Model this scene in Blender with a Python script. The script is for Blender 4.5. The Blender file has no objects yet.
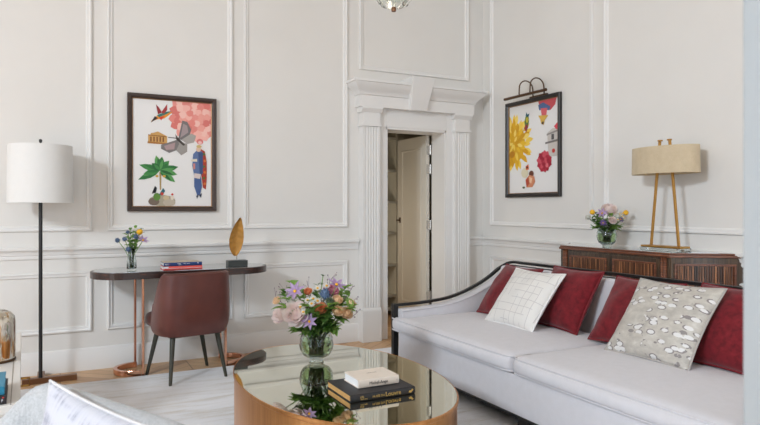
import bpy, math, random
from mathutils import Vector, Matrix
R = math.radians
PI = math.pi
rnd = random.Random(7)
scn = bpy.context.scene
COL = scn.collection

# ------------------------------------------------------------------ colours and materials
def lin(c):
    c = c / 255.0
    return c / 12.92 if c <= 0.04045 else ((c + 0.055) / 1.055) ** 2.4
def rgb(r, g, b):
    return (lin(r), lin(g), lin(b), 1.0)

class NT:
    """small node-building helper"""
    def __init__(self, name):
        self.m = bpy.data.materials.new(name)
        self.m.use_nodes = True
        self.t = self.m.node_tree
        self.b = self.t.nodes['Principled BSDF']
    def n(self, typ, **kw):
        nd = self.t.nodes.new(typ)
        for k, v in kw.items():
            setattr(nd, k, v)
        return nd
    def link(self, a, b):
        self.t.links.new(a, b)
    def math(self, op, a, b=None, c=None):
        nd = self.n('ShaderNodeMath', operation=op)
        for i, v in enumerate((a, b, c)):
            if v is None:
                continue
            if isinstance(v, (int, float)):
                nd.inputs[i].default_value = v
            else:
                self.link(v, nd.inputs[i])
        return nd.outputs[0]
    def coord(self, which='Object'):
        return self.n('ShaderNodeTexCoord').outputs[which]
    def mapping(self, vec, scale=(1, 1, 1), rot=(0, 0, 0), loc=(0, 0, 0)):
        mp = self.n('ShaderNodeMapping')
        mp.inputs['Scale'].default_value = scale
        mp.inputs['Rotation'].default_value = rot
        mp.inputs['Location'].default_value = loc
        self.link(vec, mp.inputs['Vector'])
        return mp.outputs[0]
    def noise(self, vec, scale=5, detail=3, rough=0.5, distortion=0):
        nd = self.n('ShaderNodeTexNoise')
        nd.inputs['Scale'].default_value = scale
        nd.inputs['Detail'].default_value = detail
        nd.inputs['Roughness'].default_value = rough
        nd.inputs['Distortion'].default_value = distortion
        self.link(vec, nd.inputs['Vector'])
        return nd.outputs['Fac']
    def ramp(self, fac, stops, interp='LINEAR'):
        nd = self.n('ShaderNodeValToRGB')
        cr = nd.color_ramp
        cr.interpolation = interp
        while len(cr.elements) < len(stops):
            cr.elements.new(0.5)
        for e, (p, c) in zip(cr.elements, stops):
            e.position = p
            e.color = c
        self.link(fac, nd.inputs['Fac'])
        return nd.outputs['Color']
    def base(self, sock):
        self.link(sock, self.b.inputs['Base Color'])
    def bump(self, h, strength=0.2, dist=0.01):
        nd = self.n('ShaderNodeBump')
        nd.inputs['Strength'].default_value = strength
        nd.inputs['Distance'].default_value = dist
        self.link(h, nd.inputs['Height'])
        self.link(nd.outputs[0], self.b.inputs['Normal'])
    def set(self, **kw):
        names = dict(rough='Roughness', metal='Metallic', spec='Specular IOR Level', ior='IOR', trans='Transmission Weight',
                     sheen='Sheen Weight', coat='Coat Weight', coatr='Coat Roughness', sub='Subsurface Weight', alpha='Alpha')
        for k, v in kw.items():
            if k == 'color':
                self.b.inputs['Base Color'].default_value = v
            else:
                self.b.inputs[names[k]].default_value = v
        return self

def simple(name, c, rough=0.5, metal=0.0, var=0.06, scale=12, bump=0.0, **kw):
    t = NT(name)
    t.set(rough=rough, metal=metal, **kw)
    f = t.noise(t.coord(), scale, 3)
    dk = tuple(x * (1 - var) for x in c[:3]) + (1,)
    lt = tuple(min(1, x * (1 + var)) for x in c[:3]) + (1,)
    t.base(t.ramp(f, [(0.3, dk), (0.7, lt)]))
    if bump:
        t.bump(f, bump, 0.005)
    return t.m

def fabric(name, c1, c2, weave=420, streak=None, rough=0.9, sheen=0.15, bump=0.25):
    t = NT(name)
    t.set(rough=rough, sheen=sheen, spec=0.2)
    co = t.coord()
    f = t.noise(co, weave, 2, 0.6)
    g = t.noise(t.mapping(co, streak or (6, 6, 6)), 4, 3)
    mx = t.math('ADD', t.math('MULTIPLY', f, 0.6), t.math('MULTIPLY', g, 0.4))
    t.base(t.ramp(mx, [(0.35, c1), (0.65, c2)]))
    t.bump(f, bump, 0.002)
    return t.m

M = {}
M['wall'] = simple('wall_paint', rgb(229, 226, 221), 0.62, var=0.012, scale=3)
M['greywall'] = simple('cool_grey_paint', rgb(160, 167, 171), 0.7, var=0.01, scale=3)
M['trim'] = simple('trim_paint', rgb(233, 231, 228), 0.42, var=0.01, scale=3)
M['ceiling'] = simple('ceiling_paint', rgb(232, 230, 226), 0.8, var=0.01)
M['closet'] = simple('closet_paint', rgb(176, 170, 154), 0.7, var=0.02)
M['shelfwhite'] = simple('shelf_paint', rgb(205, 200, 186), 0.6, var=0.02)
M['doorpaint'] = simple('door_paint', rgb(214, 208, 196), 0.5, var=0.012, scale=3)
M['black'] = simple('black_lacquer', rgb(24, 23, 24), 0.28, var=0.05)
M['blackmetal'] = simple('black_metal', rgb(26, 25, 26), 0.35, var=0.05)
M['darkgreen'] = simple('dark_green_wood', rgb(54, 54, 44), 0.45, var=0.1)
M['rose'] = simple('rose_gold_metal', rgb(222, 168, 140), 0.13, 1.0, var=0.03)
M['brass'] = simple('brushed_brass', rgb(196, 150, 84), 0.3, 1.0, var=0.05)
M['gold'] = simple('gold_leaf', rgb(176, 126, 54), 0.5, 0.3, var=0.12, scale=40)
M['bronze'] = simple('aged_bronze', rgb(128, 92, 66), 0.35, 0.75, var=0.1)
M['darkbronze'] = simple('dark_bronze', rgb(92, 68, 48), 0.35, 0.7, var=0.1)
M['chrome'] = simple('satin_nickel', rgb(200, 196, 190), 0.22, 1.0, var=0.03)
M['frame'] = simple('frame_wood', rgb(62, 46, 38), 0.45, var=0.2, scale=60)
M['frameblack'] = simple('frame_black', rgb(42, 38, 36), 0.4, var=0.15, scale=60)
M['gilt'] = simple('gilt_slip', rgb(150, 112, 74), 0.4, 0.5)
M['shade'] = fabric('shade_linen_white', rgb(229, 228, 225), rgb(232, 231, 228), 300, bump=0.1)
M['shadebeige'] = fabric('shade_linen_beige', rgb(198, 180, 150), rgb(212, 195, 166), 300, bump=0.15)
M['sofa'] = fabric('sofa_linen', rgb(210, 208, 211), rgb(217, 215, 219), 380)
M['velvet'] = fabric('burgundy_velvet', rgb(92, 14, 23), rgb(126, 25, 35), 30, (10, 10, 10), rough=0.75, sheen=0.22, bump=0.12)
M['velvetpipe'] = simple('burgundy_piping', rgb(118, 18, 28), 0.7)
M['whitepipe'] = simple('ivory_piping', rgb(236, 234, 232), 0.8)
M['taupepipe'] = simple('taupe_piping', rgb(176, 170, 164), 0.8)
M['greypipe'] = simple('grey_piping', rgb(206, 204, 204), 0.8)
M['greyfabric'] = fabric('heather_grey_fabric', rgb(156, 158, 159), rgb(190, 192, 194), 220, (40, 40, 8))
M['paper'] = simple('page_paper', rgb(240, 240, 240), 0.8, var=0.03, scale=80)
M['goldpage'] = simple('gilt_pages', rgb(214, 168, 104), 0.5, 0.2, var=0.08, scale=90)
M['bookblack'] = simple('black_cloth_cover', rgb(34, 34, 38), 0.5)
M['bookcream'] = simple('cream_cover', rgb(232, 220, 206), 0.55, var=0.03)
M['bookblue'] = simple('navy_cover', rgb(26, 58, 112), 0.5)
M['booktan'] = simple('tan_cover', rgb(200, 182, 158), 0.5, var=0.08)
M['bookcoral'] = simple('coral_cover', rgb(226, 88, 78), 0.5)
M['bookteal'] = simple('teal_cover', rgb(36, 124, 154), 0.45)
M['bookdark'] = simple('charcoal_cover', rgb(44, 38, 40), 0.5)
M['bookbrown'] = simple('brown_leather_cover', rgb(104, 62, 44), 0.5)
M['goldink'] = simple('gold_lettering', rgb(214, 176, 96), 0.4, 0.3)
M['blackink'] = simple('dark_lettering', rgb(40, 36, 36), 0.6)
M['whiteink'] = simple('white_lettering', rgb(232, 234, 238), 0.6)
M['redink'] = simple('red_lettering', rgb(204, 48, 44), 0.6)
M['stone'] = simple('black_stone', rgb(38, 44, 42), 0.3)
M['whitelac'] = simple('white_lacquer', rgb(226, 222, 216), 0.35, var=0.01)
M['seam'] = simple('taupe_accent', rgb(150, 140, 130), 0.5)  # plain taupe for the cabinet inlay and small lettering
M['stem'] = simple('green_stem', rgb(124, 154, 86), 0.5, var=0.15)
M['leaf'] = simple('green_leaf', rgb(138, 178, 88), 0.45, var=0.35, scale=30)
M['leafdark'] = simple('deep_green_leaf', rgb(96, 138, 66), 0.45, var=0.35, scale=30)
M['leafgrey'] = simple('silver_green_leaf', rgb(150, 168, 140), 0.55, var=0.2, scale=30)
M['twig'] = simple('plum_twig', rgb(128, 104, 122), 0.6, var=0.25)
M['pinkpetal'] = simple('blush_petal', rgb(255, 242, 238), 0.6, var=0.02, scale=25, sub=0.1)
M['pinkdeep'] = simple('pink_petal', rgb(240, 182, 202), 0.6, var=0.1)
M['peach'] = simple('peach_petal', rgb(255, 228, 194), 0.6, var=0.05, scale=25)
M['orange'] = simple('coral_orange_petal', rgb(254, 180, 134), 0.6, var=0.08, scale=25)
M['lilac'] = simple('lilac_petal', rgb(206, 178, 220), 0.6, var=0.12, scale=25)
M['whitepetal'] = simple('white_petal', rgb(244, 244, 238), 0.6, var=0.04)
M['yellow'] = simple('yellow_floret', rgb(238, 180, 40), 0.7, var=0.15, scale=90)
M['thistle'] = simple('steel_blue_thistle', rgb(84, 106, 136), 0.6, var=0.3, scale=60)
M['violet'] = simple('violet_petal', rgb(132, 108, 170), 0.6, var=0.15)

def thin(*names):
    for n_ in names:
        tr = M[n_].node_tree; b_ = tr.nodes['Principled BSDF']; out = tr.nodes['Material Output']
        tl_ = tr.nodes.new('ShaderNodeBsdfTranslucent'); mx_ = tr.nodes.new('ShaderNodeMixShader'); mx_.inputs[0].default_value = 0.5
        tr.links.new(b_.inputs['Base Color'].links[0].from_socket, tl_.inputs['Color'])
        tr.links.new(b_.outputs[0], mx_.inputs[1]); tr.links.new(tl_.outputs[0], mx_.inputs[2]); tr.links.new(mx_.outputs[0], out.inputs['Surface'])
thin('pinkpetal', 'pinkdeep', 'peach', 'orange', 'lilac', 'whitepetal', 'violet', 'leaf', 'leafdark', 'leafgrey')
# leather
t = NT('burgundy_leather'); t.set(rough=0.36, spec=0.5, coat=0.08, coatr=0.3)
co = t.coord(); f = t.noise(co, 6, 3); g = t.noise(co, 160, 3)
t.base(t.ramp(f, [(0.3, rgb(84, 42, 36)), (0.7, rgb(102, 54, 46))])); t.bump(g, 0.08, 0.003)
M['leather'] = t.m
# brass drum of the coffee table
t = NT('brushed_copper_brass'); t.set(rough=0.3, metal=1.0)
co = t.coord(); f = t.noise(t.mapping(co, (60, 60, 1.5)), 1, 4, 0.6)
t.base(t.ramp(f, [(0.3, rgb(202, 140, 84)), (0.7, rgb(222, 162, 104))])); M['drum'] = t.m
# smoked antique mirror
t = NT('smoked_mirror'); t.set(rough=0.03, metal=1.0)
f = t.noise(t.coord(), 3, 5, 0.6)
t.base(t.ramp(f, [(0.3, rgb(218, 216, 198)), (0.7, rgb(226, 224, 208))])); M['mirror'] = t.m
t = NT('desk_glass'); t.set(rough=0.05, metal=0.9)
f = t.noise(t.coord(), 3, 3)
t.base(t.ramp(f, [(0.3, rgb(196, 198, 198)), (0.7, rgb(206, 208, 208))])); M['deskglass'] = t.m
# mercury glass
t = NT('mercury_glass'); t.set(rough=0.1, metal=1.0)
co = t.coord(); f = t.noise(t.mapping(co, (30, 30, 5)), 1.0, 3, 0.5)
t.base(t.ramp(f, [(0.34, rgb(128, 112, 98)), (0.44, rgb(214, 208, 196)), (0.56, rgb(228, 224, 214)), (0.62, rgb(204, 168, 120)), (0.66, rgb(220, 214, 204))]))
t.bump(f, 0.5, 0.01); M['mercury'] = t.m
# glass
def glass(name, c, rough=0.02, ior=1.45):
    t = NT(name); t.set(color=c, rough=rough, trans=1.0, ior=ior); return t.m
M['vaseglass'] = glass('green_ribbed_glass', rgb(232, 244, 238), 0.03, 1.35)
M['clearglass'] = glass('clear_glass', rgb(244, 250, 248), 0.01, 1.4)
M['water'] = glass('vase_water', rgb(206, 218, 164), 0.0, 1.2)
M['prism'] = glass('chandelier_glass', rgb(240, 244, 240), 0.05, 1.45)
M['acrylic'] = glass('clear_acrylic', rgb(236, 244, 244), 0.02, 1.45)

# macassar ebony: vertical streaks, or streaks along a chosen axis
def macassar(name, sc, dark, mid, light, coat=0.5):
    t = NT(name); t.set(rough=0.3, coat=coat, coatr=0.12)
    co = t.coord()
    f = t.noise(t.mapping(co, sc), 1.0, 3, 0.7)
    t.base(t.ramp(f, [(0.36, dark), (0.48, mid), (0.55, dark), (0.62, light), (0.7, mid)]))
    return t.m
M['macv'] = macassar('macassar_upright_grain', (75, 75, 0.8), rgb(48, 32, 25), rgb(120, 76, 50), rgb(186, 124, 82))
M['mach'] = macassar('macassar_level_grain', (2.2, 2.2, 130), rgb(44, 26, 20), rgb(96, 56, 36), rgb(132, 78, 50))
M['macdark'] = macassar('macassar_carcass', (26, 26, 0.8), rgb(56, 42, 32), rgb(84, 66, 50), rgb(98, 76, 56))
M['macred'] = macassar('rosewood_edge', (2.2, 2.2, 90), rgb(84, 46, 32), rgb(122, 72, 48), rgb(150, 92, 62))
M['deskwood'] = macassar('glossy_desk_edge', (9, 9, 80), rgb(26, 15, 12), rgb(52, 28, 21), rgb(88, 48, 34), 0.3)

# chevron oak floor
t = NT('oak_chevron_floor'); t.set(rough=0.34, spec=0.4)
co = t.coord(); sep = t.n('ShaderNodeSeparateXYZ'); t.link(co, sep.inputs[0])
X, Y = sep.outputs[0], sep.outputs[1]
cw, pw = 0.46, 0.125
cx = t.math('DIVIDE', X, cw)
ci = t.math('FLOOR', cx)
fr = t.math('PINGPONG', X, cw)
v = t.math('DIVIDE', t.math('ADD', Y, t.math('MULTIPLY', fr, 0.8)), pw)
pi_ = t.math('FLOOR', v); pf = t.math('FRACT', v)
cmb = t.n('ShaderNodeCombineXYZ'); t.link(ci, cmb.inputs[0]); t.link(pi_, cmb.inputs[1])
wn = t.n('ShaderNodeTexWhiteNoise', noise_dimensions='2D'); t.link(cmb.outputs[0], wn.inputs['Vector'])
gr = t.noise(t.mapping(co, (9, 30, 9), (0, 0, R(40))), 2, 4, 0.6)
mixv = t.math('ADD', t.math('MULTIPLY', wn.outputs['Value'], 0.6), t.math('MULTIPLY', gr, 0.4))
colr = t.ramp(mixv, [(0.15, rgb(176, 132, 92)), (0.5, rgb(200, 158, 114)), (0.85, rgb(216, 178, 136))])
gap = t.math('LESS_THAN', t.math('ABSOLUTE', t.math('SUBTRACT', pf, 0.5)), 0.475)
fx = t.math('FRACT', cx)
gap2 = t.math('LESS_THAN', t.math('ABSOLUTE', t.math('SUBTRACT', fx, 0.5)), 0.493)
gg = t.math('MULTIPLY', gap, gap2)
mix = t.n('ShaderNodeMix', data_type='RGBA'); mix.inputs[6].default_value = rgb(132, 94, 62)
t.link(gg, mix.inputs[0]); t.link(colr, mix.inputs[7]); t.base(mix.outputs[2])
M['floor'] = t.m
# rug: pale grey with brushed streaks
t = NT('pale_grey_rug'); t.set(rough=0.95, sheen=0.2, spec=0.1)
co = t.coord()
a = t.noise(t.mapping(co, (1.2, 7, 1)), 1.6, 5, 0.65, 0.6)
b = t.noise(co, 160, 2, 0.6)
fac = t.math('ADD', t.math('MULTIPLY', a, 0.8), t.math('MULTIPLY', b, 0.2))
t.base(t.ramp(fac, [(0.34, rgb(208, 204, 198)), (0.47, rgb(232, 233, 236)), (0.62, rgb(242, 243, 248))]))
t.bump(b, 0.4, 0.006); M['rug'] = t.m
# cushion with drawn grid lines (object space: x across, z up)
def line_set(t, s, freq, width, jit):
    c = t.math('FRACT', t.math('ADD', t.math('MULTIPLY', s, freq), t.math('MULTIPLY', jit, 0.25)))
    return t.math('LESS_THAN', t.math('ABSOLUTE', t.math('SUBTRACT', c, 0.5)), width)
t = NT('ivory_grid_cushion'); t.set(rough=0.7, sheen=0.15)
co = t.coord(); sep = t.n('ShaderNodeSeparateXYZ'); t.link(co, sep.inputs[0])
jn = t.noise(t.mapping(co, (2, 2, 2)), 2, 1)
l1 = line_set(t, sep.outputs[0], 19, 0.04, jn); l2 = line_set(t, sep.outputs[1], 19, 0.04, jn)
cut1 = t.math('GREATER_THAN', t.noise(t.mapping(co, (13, 3, 3)), 1.2, 1), 0.46)
cut2 = t.math('GREATER_THAN', t.noise(t.mapping(co, (3, 13, 3), loc=(4, 2, 1)), 1.2, 1), 0.46)
ln = t.math('MAXIMUM', t.math('MULTIPLY', l1, cut1), t.math('MULTIPLY', l2, cut2))
mix = t.n('ShaderNodeMix', data_type='RGBA'); mix.inputs[6].default_value = rgb(228, 225, 220); mix.inputs[7].default_value = rgb(200, 196, 194)
t.link(ln, mix.inputs[0]); t.base(mix.outputs[2])
t.bump(t.noise(co, 300, 2), 0.2, 0.002); M['gridcushion'] = t.m
# cushion printed with pale pebble shapes
t = NT('pebble_print_cushion'); t.set(rough=0.6, sheen=0.15)
co = t.coord()
vo = t.n('ShaderNodeTexVoronoi', feature='F1'); vo.inputs['Scale'].default_value = 1.0; vo.inputs['Randomness'].default_value = 0.9
t.link(t.mapping(co, (16, 31, 4)), vo.inputs['Vector'])
d = vo.outputs['Distance']
area = t.noise(t.mapping(co, (4, 5, 4)), 1.3, 2)
has = t.math('GREATER_THAN', area, 0.445)
peb = t.math('MULTIPLY', t.math('LESS_THAN', d, 0.36), has)
rim = t.math('MULTIPLY', t.math('MULTIPLY', t.math('GREATER_THAN', d, 0.34), t.math('LESS_THAN', d, 0.47)), has)
rim = t.math('MULTIPLY', rim, t.math('GREATER_THAN', t.noise(co, 26, 2), 0.48))
g = t.noise(t.mapping(co, (5, 8, 5)), 3, 4, 0.65)
bg = t.ramp(g, [(0.3, rgb(172, 166, 158)), (0.55, rgb(194, 188, 178)), (0.75, rgb(212, 208, 200))])
m1 = t.n('ShaderNodeMix', data_type='RGBA'); t.link(peb, m1.inputs[0]); t.link(bg, m1.inputs[6]); m1.inputs[7].default_value = rgb(222, 220, 218)
m2 = t.n('ShaderNodeMix', data_type='RGBA'); t.link(rim, m2.inputs[0]); t.link(m1.outputs[2], m2.inputs[6]); m2.inputs[7].default_value = rgb(138, 131, 129)
t.base(m2.outputs[2]); M['pebblecushion'] = t.m
# white cushion with brushed grey dashes
t = NT('white_dash_cushion'); t.set(rough=0.8, sheen=0.2)
co = t.coord()
a = t.noise(t.mapping(co, (150, 4, 5)), 1.0, 2, 0.6)
b = t.noise(t.mapping(co, (7, 36, 5)), 1.0, 2, 0.6)
k = t.math('MULTIPLY', a, b)
t.base(t.ramp(k, [(0.20, rgb(192, 193, 200)), (0.28, rgb(186, 187, 197)), (0.40, rgb(138, 140, 154))]))
t.bump(t.noise(co, 260, 2), 0.3, 0.002); M['dashcushion'] = t.m
# print: colours carried by the picture itself
t = NT('printed_collage'); t.set(rough=0.55, spec=0.3)
at = t.n('ShaderNodeAttribute', attribute_name='Col'); t.base(at.outputs['Color']); M['print'] = t.m

# ------------------------------------------------------------------ mesh builder
class MB:
    def __init__(self):
        self.v = []; self.f = []; self.mi = []; self.mat = 0; self.fc = []
        self.col = None
    def add(self, vs, fs):
        o = len(self.v)
        self.v += [Vector(p) for p in vs]
        for f in fs:
            self.f.append([i + o for i in f]); self.mi.append(self.mat); self.fc.append(self.col)
        return self
    def box(self, x0, x1, y0, y1, z0, z1):
        vs = [(x, y, z) for z in (z0, z1) for y in (y0, y1) for x in (x0, x1)]
        return self.add(vs, [(0, 2, 3, 1), (4, 5, 7, 6), (0, 1, 5, 4), (2, 6, 7, 3), (0, 4, 6, 2), (1, 3, 7, 5)])
    def lathe(self, prof, cx=0, cy=0, n=32, rx=1.0, ry=1.0, rib=None, caps=True):
        """prof: list of (r, z) bottom to top"""
        vs = []; fs = []
        for (r, z) in prof:
            for i in range(n):
                a = 2 * PI * i / n
                k = 1 + (rib(a, z) if rib else 0)
                vs.append((cx + r * rx * k * math.cos(a), cy + r * ry * k * math.sin(a), z))
        for j in range(len(prof) - 1):
            for i in range(n):
                k = (i + 1) % n
                fs.append((j * n + i, j * n + k, (j + 1) * n + k, (j + 1) * n + i))
        if caps:
            fs.append(tuple(reversed(range(n)))); fs.append(tuple(range((len(prof) - 1) * n, len(prof) * n)))
        return self.add(vs, fs)
    def tube(self, pts, r, n=8, closed=False, caps=True, flat=None):
        """r: number or list; round section swept along pts"""
        pts = [Vector(p) for p in pts]; m = len(pts); vs = []; fs = []
        rr = r if isinstance(r, (list, tuple)) else [r] * m
        up = None
        for i, p in enumerate(pts):
            if closed:
                d = pts[(i + 1) % m] - pts[i - 1]
            else:
                d = pts[min(i + 1, m - 1)] - pts[max(i - 1, 0)]
            d.normalize()
            if up is None:
                up = Vector((0, 0, 1)) if abs(d.z) < 0.9 else Vector((1, 0, 0))
            s = d.cross(up).normalized(); up = s.cross(d).normalized()
            for k in range(n):
                a = 2 * PI * k / n
                vs.append(p + (s * math.cos(a) + up * math.sin(a)) * rr[i])
        for i in range(m if closed else m - 1):
            j = (i + 1) % m
            for k in range(n):
                q = (k + 1) % n
                fs.append((i * n + k, i * n + q, j * n + q, j * n + k))
        if caps and not closed:
            fs.append(tuple(reversed(range(n)))); fs.append(tuple(range((m - 1) * n, m * n)))
        return self.add(vs, fs)
    def sweep(self, pts, sec, ups, closed=False):
        """rectangular or other section (list of (side, up)) along pts; ups: up vector for each point"""
        pts = [Vector(p) for p in pts]; m = len(pts); n = len(sec); vs = []; fs = []
        for i, p in enumerate(pts):
            if closed: d = pts[(i + 1) % m] - pts[i - 1]
            else: d = pts[min(i + 1, m - 1)] - pts[max(i - 1, 0)]
            d.normalize(); up = Vector(ups[i] if isinstance(ups, list) else ups)
            s = d.cross(up).normalized(); u2 = s.cross(d).normalized()
            for (a, b) in sec:
                vs.append(p + s * a + u2 * b)
        for i in range(m if closed else m - 1):
            j = (i + 1) % m
            for k in range(n):
                q = (k + 1) % n
                fs.append((i * n + k, i * n + q, j * n + q, j * n + k))
        if not closed:
            fs.append(tuple(reversed(range(n)))); fs.append(tuple(range((m - 1) * n, m * n)))
        return self.add(vs, fs)
    def prism(self, poly, z0, z1):
        n = len(poly)
        vs = [(x, y, z0) for x, y in poly] + [(x, y, z1) for x, y in poly]
        fs = [tuple(reversed(range(n))), tuple(range(n, 2 * n))] + [(i, (i + 1) % n, n + (i + 1) % n, n + i) for i in range(n)]
        return self.add(vs, fs)
    def extr(self, poly, axis, a0, a1):
        """2-D polygon extruded along axis: 'x' -> poly in (y,z), 'y' -> poly in (x,z)"""
        n = len(poly)
        def P(p, a):
            return (a, p[0], p[1]) if axis == 'x' else (p[0], a, p[1])
        vs = [P(p, a0) for p in poly] + [P(p, a1) for p in poly]
        fs = [tuple(reversed(range(n))), tuple(range(n, 2 * n))] + [(i, (i + 1) % n, n + (i + 1) % n, n + i) for i in range(n)]
        return self.add(vs, fs)
    def grid(self, fn, nu, nv, cu=False):
        vs = [fn(i / nu, j / nv) for j in range(nv + 1) for i in range(nu + (0 if cu else 1))]
        w = nu if cu else nu + 1; fs = []
        for j in range(nv):
            for i in range(nu):
                k = (i + 1) % w
                fs.append((j * w + i, j * w + k, (j + 1) * w + k, (j + 1) * w + i))
        return self.add(vs, fs)
    def rbox(self, x0, x1, y0, y1, z0, z1, r, n=10, fn=None):
        """box with round edges; fn(p, u, v, w) may move points; u, v, w in -1..1"""
        idx = {}; vs = []; fs = []
        c = Vector(((x0 + x1) / 2, (y0 + y1) / 2, (z0 + z1) / 2)); h = Vector(((x1 - x0) / 2, (y1 - y0) / 2, (z1 - z0) / 2))
        def spread(i, hh):
            # denser near the ends
            s = 2 * i / n - 1
            return math.copysign(1 - (1 - abs(s)) ** 1.7, s)
        def vert(i, j, k):
            key = (i, j, k)
            if key in idx: return idx[key]
            q = Vector((spread(i, h.x), spread(j, h.y), spread(k, h.z)))
            p = Vector((q.x * h.x, q.y * h.y, q.z * h.z))
            inn = Vector((max(-h.x + r, min(h.x - r, p.x)), max(-h.y + r, min(h.y - r, p.y)), max(-h.z + r, min(h.z - r, p.z))))
            d = p - inn
            if d.length > 1e-9: p = inn + d.normalized() * r
            p = p + c
            if fn: p = Vector(fn(p, q.x, q.y, q.z))
            idx[key] = len(vs); vs.append(p); return idx[key]
        for a in range(n):
            for b in range(n):
                fs.append((vert(a, b, 0), vert(a, b + 1, 0), vert(a + 1, b + 1, 0), vert(a + 1, b, 0)))
                fs.append((vert(a, b, n), vert(a + 1, b, n), vert(a + 1, b + 1, n), vert(a, b + 1, n)))
                fs.append((vert(a, 0, b), vert(a + 1, 0, b), vert(a + 1, 0, b + 1), vert(a, 0, b + 1)))
                fs.append((vert(a, n, b), vert(a, n, b + 1), vert(a + 1, n, b + 1), vert(a + 1, n, b)))
                fs.append((vert(0, a, b), vert(0, a, b + 1), vert(0, a + 1, b + 1), vert(0, a + 1, b)))
                fs.append((vert(n, a, b), vert(n, a + 1, b), vert(n, a + 1, b + 1), vert(n, a, b + 1)))
        return self.add(vs, fs)
    def ball(self, c, r, n=10, sz=1.0, jit=0.0):
        c = Vector(c); vs = []; fs = []; m = n // 2 + 1
        for j in range(m + 1):
            th = PI * j / m
            for i in range(n):
                ph = 2 * PI * i / n
                k = r * (1 + (rnd.uniform(-jit, jit) if jit else 0))
                vs.append(c + Vector((math.sin(th) * math.cos(ph), math.sin(th) * math.sin(ph), math.cos(th) * sz)) * k)
        for j in range(m):
            for i in range(n):
                q = (i + 1) % n
                fs.append((j * n + i, (j + 1) * n + i, (j + 1) * n + q, j * n + q))
        return self.add(vs, fs)
    def build(self, name, mats, parent=None, smooth=False, bevel=0, segs=2, local=False, auto=None, sub=0):
        """coordinates are given in the world unless local; they become relative to the parent"""
        me = bpy.data.meshes.new(name)
        off = Vector((0, 0, 0))
        if parent is not None and not local:
            off = world_loc(parent)
        me.from_pydata([tuple(p - off) for p in self.v], [], self.f)
        if not isinstance(mats, (list, tuple)): mats = [mats]
        for m in mats: me.materials.append(M[m] if isinstance(m, str) else m)
        for i, p in enumerate(me.polygons):
            p.material_index = self.mi[i]
            p.use_smooth = smooth
        if any(c is not None for c in self.fc):
            ca = me.color_attributes.new('Col', 'FLOAT_COLOR', 'CORNER')
            for i, p in enumerate(me.polygons):
                c = self.fc[i] or (1, 1, 1, 1)
                for li in p.loop_indices: ca.data[li].color = c
        me.validate()
        me.update()
        if auto:
            try: me.set_sharp_from_angle(angle=R(auto))
            except Exception: pass
        o = bpy.data.objects.new(name, me); COL.objects.link(o)
        if parent is not None: o.parent = parent
        if bevel:
            md = o.modifiers.new('bevel', 'BEVEL'); md.width = bevel; md.segments = segs; md.limit_method = 'ANGLE'; md.angle_limit = R(35)
        if sub:
            md = o.modifiers.new('sub', 'SUBSURF'); md.levels = sub; md.render_levels = sub
        return o

def world_loc(o):
    v = Vector((0, 0, 0))
    while o is not None:
        v += o.location; o = o.parent
    return v
def tag(o, label=None, cat=None, group=None, kind=None):
    if label: o['label'] = label
    if cat: o['category'] = cat
    if group: o['group'] = group
    if kind: o['kind'] = kind
    return o
def thing(name, label, cat, loc=(0, 0, 0), group=None):
    o = bpy.data.objects.new(name, None); COL.objects.link(o); o.location = loc; o.empty_display_size = 0.1
    return tag(o, label, cat, group)
def struct(name, mb, mat, parent=None, **kw):
    o = mb.build(name, mat, parent, **kw)
    if parent is None: o['kind'] = 'structure'
    return o
def text(name, s, size, mat, parent, mtx, align='CENTER', extrude=0.0003, sx=1.0):
    cu = bpy.data.curves.new(name, 'FONT'); cu.body = s; cu.size = size; cu.align_x = align; cu.align_y = 'CENTER'; cu.extrude = extrude
    cu.resolution_u = 3
    tmp = bpy.data.objects.new('tmp_' + name, cu); COL.objects.link(tmp)
    dg = bpy.context.evaluated_depsgraph_get()
    me = bpy.data.meshes.new_from_object(tmp.evaluated_get(dg))
    bpy.data.objects.remove(tmp)
    me.transform(mtx @ Matrix.Diagonal((sx, 1, 1, 1)))
    off = world_loc(parent)
    me.transform(Matrix.Translation(-off))
    me.materials.clear(); me.materials.append(M[mat])
    o = bpy.data.objects.new(name, me); COL.objects.link(o); o.parent = parent
    return o
def frame_mtx(xa, ya, loc):
    xa = Vector(xa).normalized(); ya = Vector(ya).normalized(); za = xa.cross(ya)
    m = Matrix((xa, ya, za)).transposed().to_4x4(); m.translation = Vector(loc); return m

# ------------------------------------------------------------------ room shell
XR, YB, XL, YF, ZC = 3.95, 5.35, -6.5, -5.0, 3.9
WT = 0.2
DX0, DX1, DZ = 2.775, 3.463, 2.03
struct('floor', MB().box(XL - WT, XR + WT + 0.6, YF - WT, 6.95, -0.1, 0.0), 'floor')
struct('ceiling', MB().box(XL - WT, XR + WT, YF - WT, YB + WT, ZC, ZC + 0.1), 'ceiling')
struct('wall_back', MB().box(XL - WT, DX0, YB, YB + WT, 0, ZC).box(DX1, XR, YB, YB + WT, 0, ZC).box(DX0, DX1, YB, YB + WT, DZ, ZC), 'wall')
struct('wall_right', MB().box(XR, XR + WT, YF - WT, YB + WT, 0, ZC), 'wall')
# left wall with two tall windows
WIN = [(1.9, 4.1), (-1.9, 0.3)]
WZ0, WZ1 = 0.25, 3.3
mb = MB().box(XL - WT, XL, 4.1, YB + WT, 0, ZC).box(XL - WT, XL, 0.3, 1.9, 0, ZC).box(XL - WT, XL, YF - WT, -1.9, 0, ZC)
for a, b in WIN: mb.box(XL - WT, XL, a, b, 0, WZ0).box(XL - WT, XL, a, b, WZ1, ZC)
struct('wall_left', mb, 'wall')
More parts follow.
